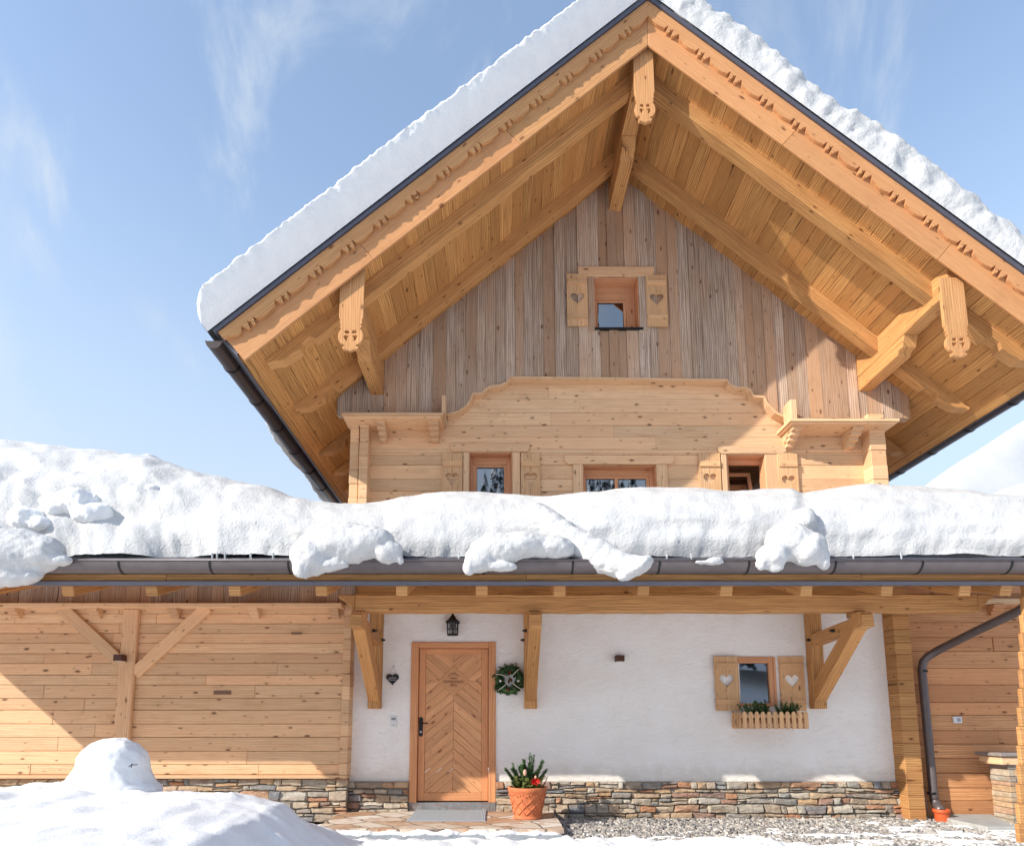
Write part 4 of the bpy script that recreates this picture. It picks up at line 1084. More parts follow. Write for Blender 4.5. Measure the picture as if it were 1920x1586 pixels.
for i in range(4):
    for xs in (bx0, bx1):
        y = YX + .05 + i * .085; b = B(); s_ = -1 if xs == bx0 else 1
        b.prism([(y, bz0), (y + .05, bz0), (y + .05, bz1 - .022), (y + .025, bz1), (y, bz1 - .022)], (xs, 0, 0), A=(0, 1, 0), Bv=(0, 0, 1), N=(s_, 0, 0), t0=.001, t1=.013, grain=pi / 2); b.build('picket', m_shutter, wx, .002)
b = B()
for i in range(46):
    x = R.uniform(bx0 + .06, bx1 - .1); hh = .12 * (1 if x < bx0 + .28 else .7)
    sprig(b, (x, R.uniform(YX + .08, yb0 - .05), bz1 - .09), (R.uniform(-.9, .9), R.uniform(-.8, .2), 1), R.uniform(.16, .24) + (hh - .08), .04, 90, .006)
b.build('fir_sprigs', m_fir, wx)

# potted plant
pc = unz(989, 1512, .09); pc.y = -.62; px_c = ux(989, 1490, -.62)
pot = thing('potted_plant', 'terracotta lattice pot with fir sprigs and a red flower on the doorstep', 'potted plant', (px_c, -.62, .09))
kk = sc(-.62); ph = (1518 - 1462) * kk; r1 = 36 * kk; r0_ = 24.5 * kk
b = B(); z = .09
b.lathe([(.001, z + .001), (r0_ + .012, z + .001), (r0_ + .016, z + .02), (r0_ + .004, z + .028), (r0_, z + .045), (r0_ + (r1 - r0_) * .7, z + ph * .74), (r1 - .014, z + ph * .84), (r1 - .002, z + ph * .88), (r1, z + ph * .97), (r1 - .006, z + ph), (r1 - .026, z + ph), (r1 - .03, z + ph * .9), (.001, z + ph * .88)], (px_c, -.62, 0), 40)
b.build('pot', m_terra, pot)
b = B()
for s_ in (-1, 1):
    for i in range(11):
        a0 = 2 * pi * i / 11; pts = []
        for q in range(9):
            f = q / 8; zz = z + ph * (.14 + .5 * f); rr_ = r0_ + (r1 - r0_) * .7 * ((zz - z - .045) / (ph * .74 - .045)) + .003; a = a0 + s_ * f * .95
            pts.append((px_c + rr_ * cos(a), -.62 + rr_ * sin(a), zz))
        b.tube(pts, .006, 6)
for q in range(40):
    a = 2 * pi * q / 40; rr_ = r1 - .018; zz = z + ph * .76 + .012 * sin(q * 2.1)
    b.ball((px_c + rr_ * cos(a), -.62 + rr_ * sin(a), zz), .01, 4)
b.build('lattice_relief', m_terra, pot)
b = B(); b.lathe([(.001, z + ph * .9), (r1 - .03, z + ph * .9)], (px_c, -.62, 0), 24); b.build('soil', m_soil, pot)
zs = z + ph * .9
b = B()
for i in range(40):
    a = R.uniform(0, 2 * pi); r = R.uniform(0, r1 * .7); L = R.uniform(.2, .33)
    dx = R.uniform(-.75, .6); sprig(b, (px_c + r * cos(a) * .8, -.62 + r * sin(a) * .6, zs), (dx, R.uniform(-.4, .4), 1.0), L, .04, 150, .006)
for (dx, L) in ((-.8, .36), (-.55, .34), (-.12, .40), (.12, .42), (.42, .38), (.75, .3)):
    for q in range(3): sprig(b, (px_c + dx * .08, -.62, zs), (dx + R.uniform(-.07, .07), R.uniform(-.3, .15), 1.0), L * R.uniform(.85, 1.05), .042, 200, .006)
b.build('fir_sprigs', m_fir, pot)
b = B()
for i in range(240):
    p = Vector((px_c + R.uniform(-.5, 1.0) * .16, -.62 - R.uniform(.02, .16), zs + R.uniform(.0, .14))); a = R.uniform(0, 2 * pi); q = len(b.v); d = Vector((cos(a), R.uniform(-1, .2), sin(a) * .9 + .3)).normalized(); sd = d.orthogonal().normalized() * .009
    b.v += [tuple(p), tuple(p + d * .02 + sd), tuple(p + d * .042), tuple(p + d * .02 - sd)]; b.face([q, q + 1, q + 2, q + 3], [(0, 0)] * 4, b.rr())
for i in range(14):
    a = R.uniform(0, 2 * pi); sprig(b, (px_c + .1 * cos(a), -.66 + .08 * sin(a), zs), (R.uniform(-1.1, 1.1), R.uniform(-.8, .1), .9), R.uniform(.14, .24), .034, 110, .006)
b.build('small_leaves', m_fir2, pot)
b = B(); fc = Vector((px_c + .085, -.80, zs + .115))
for ring, (n_, L, el) in enumerate(((9, .075, .1), (7, .06, .5), (5, .04, .9))):
    for i in range(n_):
        a = 2 * pi * i / n_ + ring; d = Vector((cos(a), -.55 - el * .4, sin(a) * .55 + el * .5)).normalized(); sd = Vector((-sin(a), 0, cos(a))) * .018; q = len(b.v)
        b.v += [tuple(fc), tuple(fc + d * L * .5 + sd), tuple(fc + d * L), tuple(fc + d * L * .5 - sd)]; b.face([q, q + 1, q + 2, q + 3], [(0, 0)] * 4, b.rr())
b.build('red_flower', m_red_petal, pot)
b = B(); b.ball((px_c - .035, -.76, zs + .215), .028, 8, .8, 1.45); b.build('pale_bud', m_pink, pot)
b = B(); b.ball((px_c + .09, -.80, zs + .165), .016, 8, .9, 1.3); b.build('pale_bud', m_pink, pot)
b = B()
for i in range(7):
    a = R.uniform(-.3, 1.2); p0 = Vector((px_c + .1, -.7, zs)); b.tube([p0, p0 + Vector((.07 + .03 * a, -.03, .06)), p0 + Vector((.12 + .02 * a, -.04, .12 + .04 * a)), p0 + Vector((.09 + .05 * a, -.05, .17))], .0025, 5)
b.build('curled_twigs', m_twig, pot)

# doorstep, mat
ds = thing('doorstep', 'broad flagstone doorstep slab in front of the door', 'doorstep', (ux(850, 1500), -.7, 0))
sx0, sx1 = ux(645, 1505, 0), ux(1036, 1505, 0); YSL = -1.42
b = B()
def flagpoly():
    pts = []
    n = 40
    for i in range(n + 1): pts.append((sx0 + (sx1 - sx0) * i / n, YSL + .035 * noise.noise((i * .37, 1.3, 0)) + .012 * noise.noise((i * 1.3, 5, 0))))
    for i in range(1, 9): pts.append((sx1 + .02 * noise.noise((i * .7, 9, 0)), YSL + (-.05 - YSL) * i / 8))
    for i in range(7, 0, -1): pts.append((sx0 + .03 * noise.noise((i * .7, 19, 0)), YSL + (-.05 - YSL) * i / 8))
    pts.insert(len(pts) - 7, (sx0, -.05))
    return pts
b.prism(flagpoly(), (0, 0, 0), A=(1, 0, 0), Bv=(0, 1, 0), N=(0, 0, 1), t0=.045, t1=.092)
b.build('flagstones', m_flag, ds, .008)
b = B(); b.box(sx0 + .02, sx1 - .02, YSL - .1, -.06, -.06, .044); b.build('concrete_base', plain('blue_grey_concrete', (150, 156, 162), .85, .15, 0, 20, .1, .3), ds, .01)
m0, m1, my0, my1 = unz(766, 1535, .1), unz(910, 1535, .1), unz(850, 1538, .1).y, unz(850, 1515, .1).y
dm = thing('doormat', 'grey ribbed doormat lying on the flagstones before the door', 'doormat', ((m0.x + m1.x) / 2, (my0 + my1) / 2, .092))
b = B(); n = 46
for i in range(n):
    x = m0.x + (m1.x - m0.x) * i / n; b.box(x, x + (m1.x - m0.x) / n * .72, my0, my1, .099, .108 + R.uniform(0, .002), 'y')
b.box(m0.x - .01, m1.x + .01, my0 - .01, my1 + .01, .094, .0985); b.build('ribs', m_mat, dm)

# downpipe, drain collar, cable
dp = thing('downpipe', 'brown metal downpipe bending down in front of the reddish plank wall', 'downpipe', (ux(1745, 1500, -.1), -.1, 0))
pts = [un(1945, 1118, -1.62), un(1912, 1144, -1.45), un(1830, 1183, -.75), un(1762, 1217, -.26), un(1740, 1230, -.15), un(1731, 1240, -.11), un(1728.5, 1256, -.1), un(1740, 1380, -.1), un(1750.5, 1490, -.1), un(1752, 1500, -.1)]
b = B(); b.tube(pts, .052, 16)
dpm = b.build('pipe', m_metal, dp)
b = B(); b.tube([un(1752, 1497, -.1), un(1754, 1504, -.11), un(1760, 1513, -.2), un(1765, 1522, -.29)], .055, 16); b.build('elbow', m_metal, dp)
for (p, y) in ((1738.5, 1258), (1755, 1486)):
    b = B(); q = un(p - 8, y, -.1); b.tube([(q.x + .02, -.1, q.z), (q.x + .09, -.01, q.z)], .012, 8); b.tube([(q.x, -.1, q.z - .012), (q.x, -.1, q.z + .012)], .058, 16); b.build('pipe_bracket', m_black, dp)
q = unz(1766, 1535, .0); cz0 = Vector((ux(1766, 1525, -.3), -.3, -.01))
b = B(); b.lathe([(.082, 0), (.084, .1), (.086, .115), (.096, .12), (.1, .14), (.096, .165), (.086, .165), (.08, .14), (.078, .1)], cz0, 24); b.build('drain_collar', m_orange, dp)
cb = thing('cable', 'thin grey cable sticking out of the ground beside the downpipe', 'cable', un(1741, 1530, -.16))
b = B(); b.tube([un(1741.5, 1537, -.16), un(1739, 1515, -.15), un(1733, 1490, -.14), un(1730, 1468, -.13)], .006, 6); b.build('wire', m_cable, cb)
b = B(); b.tube([un(1730, 1470, -.13), un(1729, 1458, -.13)], .011, 6); b.build('end_cap', m_cable, cb)

# stone pillar with wooden cap, pale stone slab
YQ = -.55
pl = thing('stone_pillar', 'short stone pillar with timber and slate cap at the right edge', 'pillar', (ux(1900, 1500, YQ), YQ, 0))
x0, x1 = ux(1890, 1440, YQ), ux(1915, 1440, YQ) + .25
b = B(); rg2 = random.Random(4); z = 0; zt = uz(1895, 1433, YQ)
while z < zt - .01:
    h = min(rg2.uniform(.05, .085), zt - z); xx = x0 + rg2.uniform(-.012, .012)
    while xx < x1:
        w = rg2.uniform(.06, .14); b.box(xx, xx + w - .004, YQ - rg2.uniform(0, .012), YQ + .3, z + .002, z + h - .002); xx += w
    z += h
b.build('shaft', m_stone, pl, .006)
b = B(); b.box(ux(1872, 1425, YQ), x1, YQ - .05, YQ + .32, zt + .001, uz(1895, 1419, YQ - .05), 'x'); b.build('timber_cap', m_pine, pl, .006)
b = B(); z = uz(1895, 1418, YQ - .05); b.box(ux(1866, 1415, YQ), x1 + .02, YQ - .08, YQ + .35, z, z + .045); b.build('slate_cap', plain('grey_slate_cap', (150, 140, 134), .6, .3, 0, 12, .12, .3), pl, .008)
sl = thing('stone_slab', 'pale grey stone slab on the gravel at the foot of the plank wall', 'slab', (6.0, -.5, 0))
b = B(); a0, a1, a2, a3 = unz(1785, 1534, .06), unz(1905, 1534, .06), unz(1905, 1549, .06), unz(1850, 1549, .06)
b.prism([(a0.x + .08, -.06), (a3.x - .02, -.5), (a3.x, a3.y), (a2.x, a2.y), (a1.x, -.06)], (0, 0, 0), A=(1, 0, 0), Bv=(0, 1, 0), N=(0, 0, 1), t0=-.06, t1=.06); b.build('slab', plain('pale_slab', (176, 176, 172), .8, .2, 0, 9, .08, .3), sl, .012)

# ================================================================== snow
def fbm(p, o=4, h=.9): return noise.fractal(Vector(p), h, 2.0, o, noise_basis='PERLIN_ORIGINAL')
def grid_mesh(name, P, mat, smooth=True, label=None, cat=None, kind=None, closed=False):
    m, n = len(P), len(P[0]); me = bpy.data.meshes.new(name)
    c = P[m // 2][n // 2].copy(); c = Vector((c.x, c.y, c.z))
    vs = [tuple(p - c) for r in P for p in r]; fs = [(i * n + j, (i + 1) * n + j, (i + 1) * n + j + 1, i * n + j + 1) for i in range(m - 1) for j in range(n - 1)]
    me.from_pydata(vs, [], fs); me.polygons.foreach_set('use_smooth', [smooth] * len(fs)); me.materials.append(mat); me.update()
    o = bpy.data.objects.new(name, me); o.location = c; COL.objects.link(o); return tag(o, label, cat, None, kind)

# slabs on the two main roof slopes
for s, lab in ((-1, 'thick even snow slab on the left slope of the main roof'), (1, 'lumpy wind carved snow slab on the right slope of the main roof')):
    P = []; u = -.75; U1 = LE + .09
    while u < U1 + .001:
        end = max(0, (u - (U1 - .38)) / .38); sh = sqrt(max(0.0, 1 - end ** 2.2))
        th = (.31 if s < 0 else .45) + (.03 if s < 0 else .09) * fbm((u * .8, s * 4, 0), 3) + (.03 if s > 0 else 0) * sin(u * 2.3)
        if s > 0: th += .06 * max(0, fbm((u * 2.1, 9, 2), 2)) 
        th *= max(.05, sh)
        yb = YF - .10; lip = -.24 if s < 0 else .03
        lip *= min(1, max(.1, sh))
        prof = []
        nf = 14
        for i in range(nf + 1):
            f = i / nf; prof.append((yb + lip * f - (.03 * sin(pi * f)), NT_ + .014 + th * .86 * f))
        for i in range(1, 7):
            a = pi / 2 * i / 6; prof.append((yb + lip + th * .16 * 1.4 * sin(a) * 1.0, NT_ + .014 + th * (.86 + .14 * sin(a)) ))
        for y in (-1.7, -1.3, -.8, -.2, .6, 2, 4, 6, 9.0): prof.append((y, NT_ + .014 + th * 1.02))
        row = []
        for i, (y, n) in enumerate(prof):
            p = roofpt(s, u, y, n)
            if u < -n * TA: p = roofpt(s, -n * TA - .0005, y, n)
            k = min(1, i / 3) * max(.0, 1 - max(0, i - 22) / 4)
            if s > 0:
                d = .045 * fbm((u * 4.0, n * 2.6 + y, 3), 3) + .012 * fbm((u * 16, n * 9, 1), 3); dn = .03 * fbm((u * 4, y * 3, 8), 3) * (1 if i > nf - 3 else .2)
            else:
                d = .008 * fbm((u * 4, n * 4, 3), 3) + (.025 * fbm((u * 14, n * 9, 1), 3) * (1 if i > nf - 4 else .1)); dn = .015 * fbm((u * 5, y * 3, 8), 3) * (1 if i > nf - 3 else .2)
            p = p + Vector((0, -1, 0)) * d * k + Vector((s * SA, 0, CA)) * dn * k
            row.append(p)
        P.append(row); u += .035
    if s < 0: P.reverse()
    grid_mesh('roof_snow', P, m_snowslab if s < 0 else m_snowridge, True, lab, 'snow', 'thing')

# snow ledge hanging beside the left gutter
def remesh_blobs(name, parts, mat, label, cat='snow', voxel=.022, amp=.02, fr=6.0, amp2=.010, smooth=7, base=None, rootname=None):
    bm = bmesh.new()
    for (c, r, rot) in parts:
        M = Matrix.Translation(Vector(c)) @ Matrix.Rotation(rot, 4, 'Y') @ Matrix.Diagonal((r[0], r[1], r[2], 1))
        bmesh.ops.create_icosphere(bm, subdivisions=3, radius=1, matrix=M)
    me = bpy.data.meshes.new(name); bm.to_mesh(me); bm.free()
    t = bpy.data.objects.new(name + '_t', me); COL.objects.link(t)
    md = t.modifiers.new('r', 'REMESH'); md.mode = 'VOXEL'; md.voxel_size = voxel; md.use_smooth_shade = True
    if smooth: ms = t.modifiers.new('s', 'SMOOTH'); ms.iterations = smooth; ms.factor = .6
    dg = bpy.context.evaluated_depsgraph_get(); dg.update(); m2 = bpy.data.meshes.new_from_object(t.evaluated_get(dg))
    bpy.data.objects.remove(t); bpy.data.meshes.remove(me)
    cen = sum((Vector(c) for c, r, q in parts), Vector()) / len(parts)
    nrm = [v.normal.copy() for v in m2.vertices]
    for v, n in zip(m2.vertices, nrm):
        p = v.co.copy(); v.co = p + n * (amp * fbm(p * fr * .45, 3) + amp2 * fbm(p * fr * 3, 3)) - cen
    m2.materials.clear(); m2.materials.append(mat); m2.update(); m2.name = name
    o = bpy.data.objects.new(name, m2); COL.objects.link(o); o.location = cen
    if len(m2.polygons): m2.polygons.foreach_set('use_smooth', [True] * len(m2.polygons))
    return tag(o, label, cat, None, 'thing')
def E(px, py, rx, ry, Y, ryd=None, rot=0.0):
    k = sc(Y); c = un(px, py, Y); return (c, (rx * k, (ryd if ryd else min(rx, ry)) * k, ry * k), -radians(rot))

# long snow band on the porch roof
sil = [(-420, 850), (-200, 842), (0, 838), (60, 836), (110, 837), (200, 850), (250, 858), (290, 861), (330, 878), (370, 895), (420, 906), (500, 924), (560, 940), (600, 949), (640, 952), (700, 948), (760, 938), (830, 931), (900, 932), (960, 936), (1000, 938), (1060, 934), (1100, 930), (1200, 922), (1300, 921), (1370, 929), (1430, 924), (1480, 924), (1500, 932), (1520, 929), (1560, 924), (1620, 917), (1700, 920), (1800, 926), (1920, 938), (2100, 952)]
def silh(px):
    for (a, ya), (c, yc) in zip(sil, sil[1:]):
        if a <= px <= c:
            t = (px - a) / (c - a); t = t * t * (3 - 2 * t) * .5 + t * .5; return ya + (yc - ya) * t
    return sil[-1][1]
P = []; px = -430.0
def roofz(y): return ztr + .02 + max(0, (y - YE + .04)) * tan(SL)
while px < 2066:
    f = min(1, max(0, (640 - px) / 520)); f = f * f * (3 - 2 * f)
    Yc = -.98 + 1.5 * f; py = silh(px)
    crest = un(px, py, Yc); X = un(px, 1040, YE).x
    base_y = YE + .03 + .018 * fbm((px * .013, 3, 0), 3) ; zb_ = roofz(base_y) + .002
    row = []
    nf = 30
    for i in range(nf + 1):
        t = i / nf; a = t * pi / 2
        if f < .02:
            y = base_y + (Yc - base_y) * (1 - cos(a)) ** .95; z = zb_ + (crest.z - zb_) * sin(a) ** .85
        else:
            y1 = base_y + (Yc - base_y) * (1 - cos(a)) ** .95; z1_ = zb_ + (crest.z - zb_) * sin(a) ** .85
            # lower steep bank, ledge, upper slope
            tt = t; yl = base_y + (Yc - base_y) * (tt ** 1.35); zl = zb_ + (crest.z - zb_) * (tt ** .75)
            y = y1 + (yl - y1) * f * .6; z = z1_ + (zl - z1_) * f * .6
        bul = -.05 * sin(min(1, t * 2.2) * pi) * (1 - f)
        e = (1 - t) ** .3 if t > .9 else 1
        q = Vector((px * .006, z, 0))
        d = (.045 + .12 * f) * fbm((px * .006, z * 2.2, 4.4), 3) + (.03 * (1 - f) + .02) * fbm((px * .0045, z * 8, 2.2), 3) + .010 * fbm((px * .035, z * 7, 1.1), 3) + .006 * fbm((px * .09, z * 14, 7.7), 2)
        d += f * .13 * (abs(fbm((px * .010, z * 2.4, 9.3), 3)) - .18) + f * .05 * max(0, fbm((px * .03, z * 5, 3.3), 2))
        d += .03 * abs(fbm((px * .045, z * 8, 5.5), 3)) * max(0, 1 - t / .3)
        # faint layers in the cut bank
        lay = -.02 * math.exp(-((z - zb_ - .2 - .05 * fbm((px * .004, 0, 0), 2)) / .03) ** 2)
        fade = 1 - max(0, (t - .78) / .22) ** 1.2 * .9
        row.append(Vector((X + (crest.x - X) * t, y + bul - d * .9 * fade - lay, z + d * .25 * fade * (1 - .8 * f))))
    zc = row[-1].z
    zc0 = crest.z; back = 0.02 if px > 640 else 3.0
    for k in range(1, 8):
        y = Yc + (max(back, Yc + .3) - Yc) * k / 7; row.append(Vector((crest.x * (1 + 0 * k), y, zc0 + .01 * sin(k) - .05 * (k / 7) ** 2 - (.25 * f * k / 7))))
    P.append(row); px += 5.5
psn = grid_mesh('porch_roof_snow', P, m_snow, True, 'long deep snow blanket along the low porch roof', 'snow', 'thing')

rgi = random.Random(5)
for px_ in (398, 407, 422, 470, 512, 860, 1250, 1296, 1420, 1600, 1690):
    b = B(); q = un(px_, 1042, YE - .06); L_ = rgi.uniform(.05, .11)
    b.tube([q + Vector((0, 0, .03)), q, q - Vector((0, 0, L_ * .6)), q - Vector((.003, 0, L_))], [.012, .010, .006, .001], 7); b.build('icicle', m_ice, psn)
YL = -2.18
remesh_blobs('snow_lump', [E(640, 1024, 88, 38, YL + .06, 46), E(585, 1040, 42, 40, YL, 36), E(567, 1064, 20, 22, YL - .06, 18), E(690, 1012, 55, 27, YL, 36), E(728, 1034, 28, 24, YL - .02, 24), E(750, 1050, 9, 11, YL - .05, 8), E(610, 1060, 46, 12, YL - .04, 18), E(650, 1006, 66, 24, YL + .2, 50)], m_snow, 'broad overhanging snow lump on the gutter left of the door', amp=.03)
remesh_blobs('snow_lump', [E(935, 1028, 58, 30, YL + .04, 36), E(900, 1048, 30, 26, YL, 26), E(881, 1064, 12, 16, YL - .05, 12), E(980, 1024, 60, 26, YL + .08, 40), E(1030, 1030, 50, 26, YL + .1, 36), E(930, 1062, 40, 9, YL - .03, 14)], m_snow, 'rounded snow lump drooping over the gutter above the lantern', amp=.025)
_rp = [(1006, 968), (1020, 978), (1036, 990), (1053, 1002), (1072, 1015), (1092, 1028), (1114, 1040), (1136, 1050), (1158, 1058), (1180, 1064), (1198, 1063)]
remesh_blobs('snow_roll', [E(x, y, 34 - abs(i - 6) * 1.2, (27, 28, 28, 28, 28, 28, 28, 27, 26, 22, 14)[i], -1.72 - .05 * i, 34, 36) for i, (x, y) in enumerate(_rp)] + [E(1176, 1080, 20, 10, YL - .04, 14, 20)], m_snow, 'long slanting roll of snow sliding over the gutter in the middle', amp=.02, smooth=6)
remesh_blobs('snow_lump', [E(1478, 1018, 46, 42, YL + .08, 40, -25), E(1448, 1044, 32, 26, YL - .02, 26), E(1428, 1058, 12, 14, YL - .05, 12), E(1515, 1030, 38, 32, YL, 30, 30), E(1545, 1048, 14, 24, YL - .03, 14), E(1500, 985, 26, 36, YL + .35, 34, -30), E(1455, 1066, 18, 8, YL - .05, 10)], m_snow, 'wedge shaped snow lump hanging on the gutter above the shuttered window', amp=.025)
remesh_blobs('snow_lump', [E(20, 1040, 78, 52, YL, 46), E(70, 1040, 48, 36, YL, 36, 15), E(112, 1050, 26, 12, YL - .03, 16), E(-40, 1050, 80, 58, YL, 50), E(20, 1080, 62, 18, YL - .02, 26)], m_snow, 'big drooping snow lump at the left edge of the photo', amp=.03)
remesh_blobs('snow_block', [E(140, 950, 60, 32, -1.64, 44, 8), E(175, 968, 42, 28, -1.66, 38), E(98, 945, 28, 18, -1.62, 28)], m_snowslab, 'chunky snow block lying high on the left roof snow', amp=.045, fr=8, smooth=5)
remesh_blobs('snow_block', [E(262, 935, 36, 28, -1.54, 40, -18), E(290, 925, 24, 20, -1.5, 32)], m_snowslab, 'smaller snow block right of the chunky one on the left roof', amp=.04, fr=8, smooth=5)
remesh_blobs('snow_block', [E(50, 975, 34, 24, -1.8, 30), E(75, 985, 30, 16, -1.8, 26)], m_snowslab, 'low snow block just above the drooping lump at the left edge', amp=.04, fr=8, smooth=5)
remesh_blobs('snow_shard', [E(1330, 1054, 30, 6, YL - .0, 9), E(1340, 1050, 16, 6, YL, 9)], m_snow, 'small sliver of snow caught in the gutter above the shuttered window', amp=.012, voxel=.012)
ov = roofpt(-1, LE + .2, 0, .43)
remesh_blobs('eave_snow', [(ov + Vector((.12 - .02 * sin(k * .9) - .08 * max(0, sin(k * .21)), -.1 + k * .3, .02 + .02 * sin(k * 1.1))), (.09 + .02 * sin(k * .7), .42, .11 + .03 * sin(k * .5)), 0) for k in range(22)], m_snow, 'snow rim bulging over the gutter of the left main eave', amp=.02, voxel=.03, smooth=12)

# ---- snow on the ground
def crestz(px, py, Y): return uz(px, py, Y)
YK = -2.6
bank = [(-500, 1480), (-200, 1476), (0, 1478), (100, 1470), (180, 1476), (250, 1480), (330, 1484), (400, 1488), (470, 1499), (520, 1510), (560, 1523), (600, 1541), (640, 1556), (680, 1570), (720, 1578), (800, 1580), (2300, 1584)]
bx = [(un(p, y, YK).x, max(.02, un(p, y, YK).z)) for p, y in bank]
def bankz(x):
    if x <= bx[0][0]: return bx[0][1]
    for (a, za), (c, zc) in zip(bx, bx[1:]):
        if a <= x <= c: t = (x - a) / (c - a); return za + (zc - za) * t
    return bx[-1][1]
def ground_h(x, y):
    zc = bankz(x)
    hi = min(1, max(0, (zc - .06) / .3))
    front = zc - .03 * max(0, YK - y) * hi + .02 * fbm((x * .9, y * .9, 0), 3) * (.4 + hi)
    if y > YK:
        t = min(1, (y - YK) / (.55 + .9 * hi)); k = (1 - t * t * (3 - 2 * t))
        front = front * k if hi > .3 else front * k
    lumps = .05 * max(-.2, fbm((x * 2.6, y * 2.6, 2), 3)) + .05 * max(0, fbm((x * 6.5, y * 6.5, 5), 2)) * (1 - hi * .7) + .012 * fbm((x * 14, y * 14, 9), 2)
    e = min(1, max(0, (-1.35 - y) / .5))
    if x > -2.0: 
        lim = -1.66 - .10 * fbm((x * 1.3, 0, 3), 2) - (.35 * min(1, max(0, (x - 2.6) / 1.2)))
        w = min(1, max(0, (lim - y) / .22)); base = -.05 + (.115 - .04 * min(1, max(0, (x - 2.5) / 1.5))) * w * w * (3 - 2 * w)
        m = min(1, max(0, (x + 2.0) / .7)); nz = base + lumps * w * 1.1
        return (front + lumps) * (1 - m) + nz * m if hi > 0 else nz
    return front + lumps - .05 * (1 - e)
P = []; x = -11.0
while x < 9.01:
    row = []; y = -.3
    while y > -10.0:
        row.append(Vector((x, y, ground_h(x, y)))); y -= .04 if y > -3.2 else (.12 if y > -6 else .5)
    P.append(row); x += .045
P.reverse()
grid_mesh('snow_bank', P, m_snowsoft, True, None, None, 'structure')
# bare ground sheet out to the horizon
me = bpy.data.meshes.new('ground'); g = 400; me.from_pydata([(-g, -g, -.14), (g, -g, -.14), (g, g, -.14), (-g, g, -.14)], [], [(0, 1, 2, 3)]); me.materials.append(m_hillsnow)
o = bpy.data.objects.new('ground', me); COL.objects.link(o); tag(o, kind='structure')
# patches of thin snow lying on the gravel at the right
# gravel bed and stones
me = bpy.data.meshes.new('gravel_bed'); me.from_pydata([(.6, -3.2, -.012), (9, -3.2, -.012), (9, .0, -.012), (.6, .0, -.012)], [], [(0, 1, 2, 3)]); me.materials.append(m_gravelbed)
o = bpy.data.objects.new('gravel_bed', me); COL.objects.link(o); tag(o, kind='structure')
def make_gravel():
    vs = []; fs = []; rn = []; rg = random.Random(2)
    t = (1 + sqrt(5)) / 2
    oct_ = [(1, 0, 0), (-1, 0, 0), (0, 1, 0), (0, -1, 0), (0, 0, 1), (0, 0, -1)]
    cube = [(-1, -1, -1), (1, -1, -1), (1, 1, -1), (-1, 1, -1), (-1, -1, 1), (1, -1, 1), (1, 1, 1), (-1, 1, 1)]
    cf = [(0, 3, 2, 1), (4, 5, 6, 7), (0, 1, 5, 4), (1, 2, 6, 5), (2, 3, 7, 6), (3, 0, 4, 7)]
    n = 15000
    for i in range(n):
        x = rg.uniform(.74, 6.8); y = rg.uniform(-2.5, -.03); s = rg.uniform(.008, .02) * (1.4 if rg.random() < .08 else 1)
        if x > 5.6 and y > -.9 and False: continue
        a = rg.uniform(0, 2 * pi); ca, sa = cos(a), sin(a); sx, sy, sz = s * rg.uniform(.8, 1.4), s * rg.uniform(.7, 1.1), s * rg.uniform(.5, .9); z = -.006 + rg.uniform(0, .018); b0 = len(vs)
        for c in cube:
            X = c[0] * sx * rg.uniform(.55, .95); Y = c[1] * sy * rg.uniform(.55, .95); Z = c[2] * sz * rg.uniform(.6, 1)
            vs.append((x + X * ca - Y * sa, y + X * sa + Y * ca + .25 * Z, z + Z))
        r = (rg.random(), rg.random())
        for f in cf: fs.append([b0 + k for k in f]); rn += [r[0], r[1]] * 4
    me = bpy.data.meshes.new('gravel'); me.from_pydata(vs, [], fs); l = me.uv_layers.new(name='rnd'); l.data.foreach_set('uv', rn); me.materials.append(m_gravel); me.update()
    o = bpy.data.objects.new('gravel', me); COL.objects.link(o); tag(o, 'loose grey gravel strip along the foot of the stone plinth', 'gravel', None, 'stuff')
make_gravel()
# thin crusty snow patches on the gravel
def crust():
    P = []; x = 1.0
    while x < 7.4:
        row = []; y = -.12
        while y > -2.6:
            f = .5 + .9 * fbm((x * 2.0, y * 5.0, 6), 4); bias = min(1, max(0, (x - 2.6) / 2.2)) * .36 + min(.3, max(0, (-y - .75) * .5)) - .40 - (.3 if y > -.3 else 0)
            row.append(Vector((x, y, -.03 + .055 * min(1, max(0, f + bias))  + .006 * fbm((x * 17, y * 17, 0), 2)))); y -= .022
        P.append(row); x += .025
    P.reverse(); grid_mesh('crusty_snow', P, m_snowsoft, True, 'thin crusty snow patches melting on the gravel', 'snow', 'stuff')
crust()
# snow on the doorstep's front edge
remesh_blobs('doorstep_snow', [((sx0 + .25 + k * .155, YSL - .03 + .02 * sin(k * 2.1), .045 + .016 * sin(k * 3.3)), (.13, .07, .035), 0) for k in range(16)], m_snowsoft, 'thin crust of snow along the front edge of the flagstone doorstep', amp=.02, voxel=.018)
# domed mound on the bank
YM = -2.5
md = remesh_blobs('snow_mound', [E(212, 1437, 62, 56, YM, 58), E(208, 1462, 74, 36, YM, 64), E(200, 1480, 100, 24, YM, 76), E(150, 1484, 62, 16, YM, 56)], m_snowsoft, 'domed snow mound with a dark twig poking out on top of the snow bank', amp=.015, fr=4, smooth=16)
b = B(); q = un(246, 1434, YM - .26)
for (dx, dz) in ((.018, .014), (.01, -.02), (-.016, -.012)): b.tube([(q.x, q.y + .1, q.z), (q.x, q.y, q.z), (q.x + dx, q.y - .015, q.z + dz)], .004, 5)
b.build('twig', m_black, md)

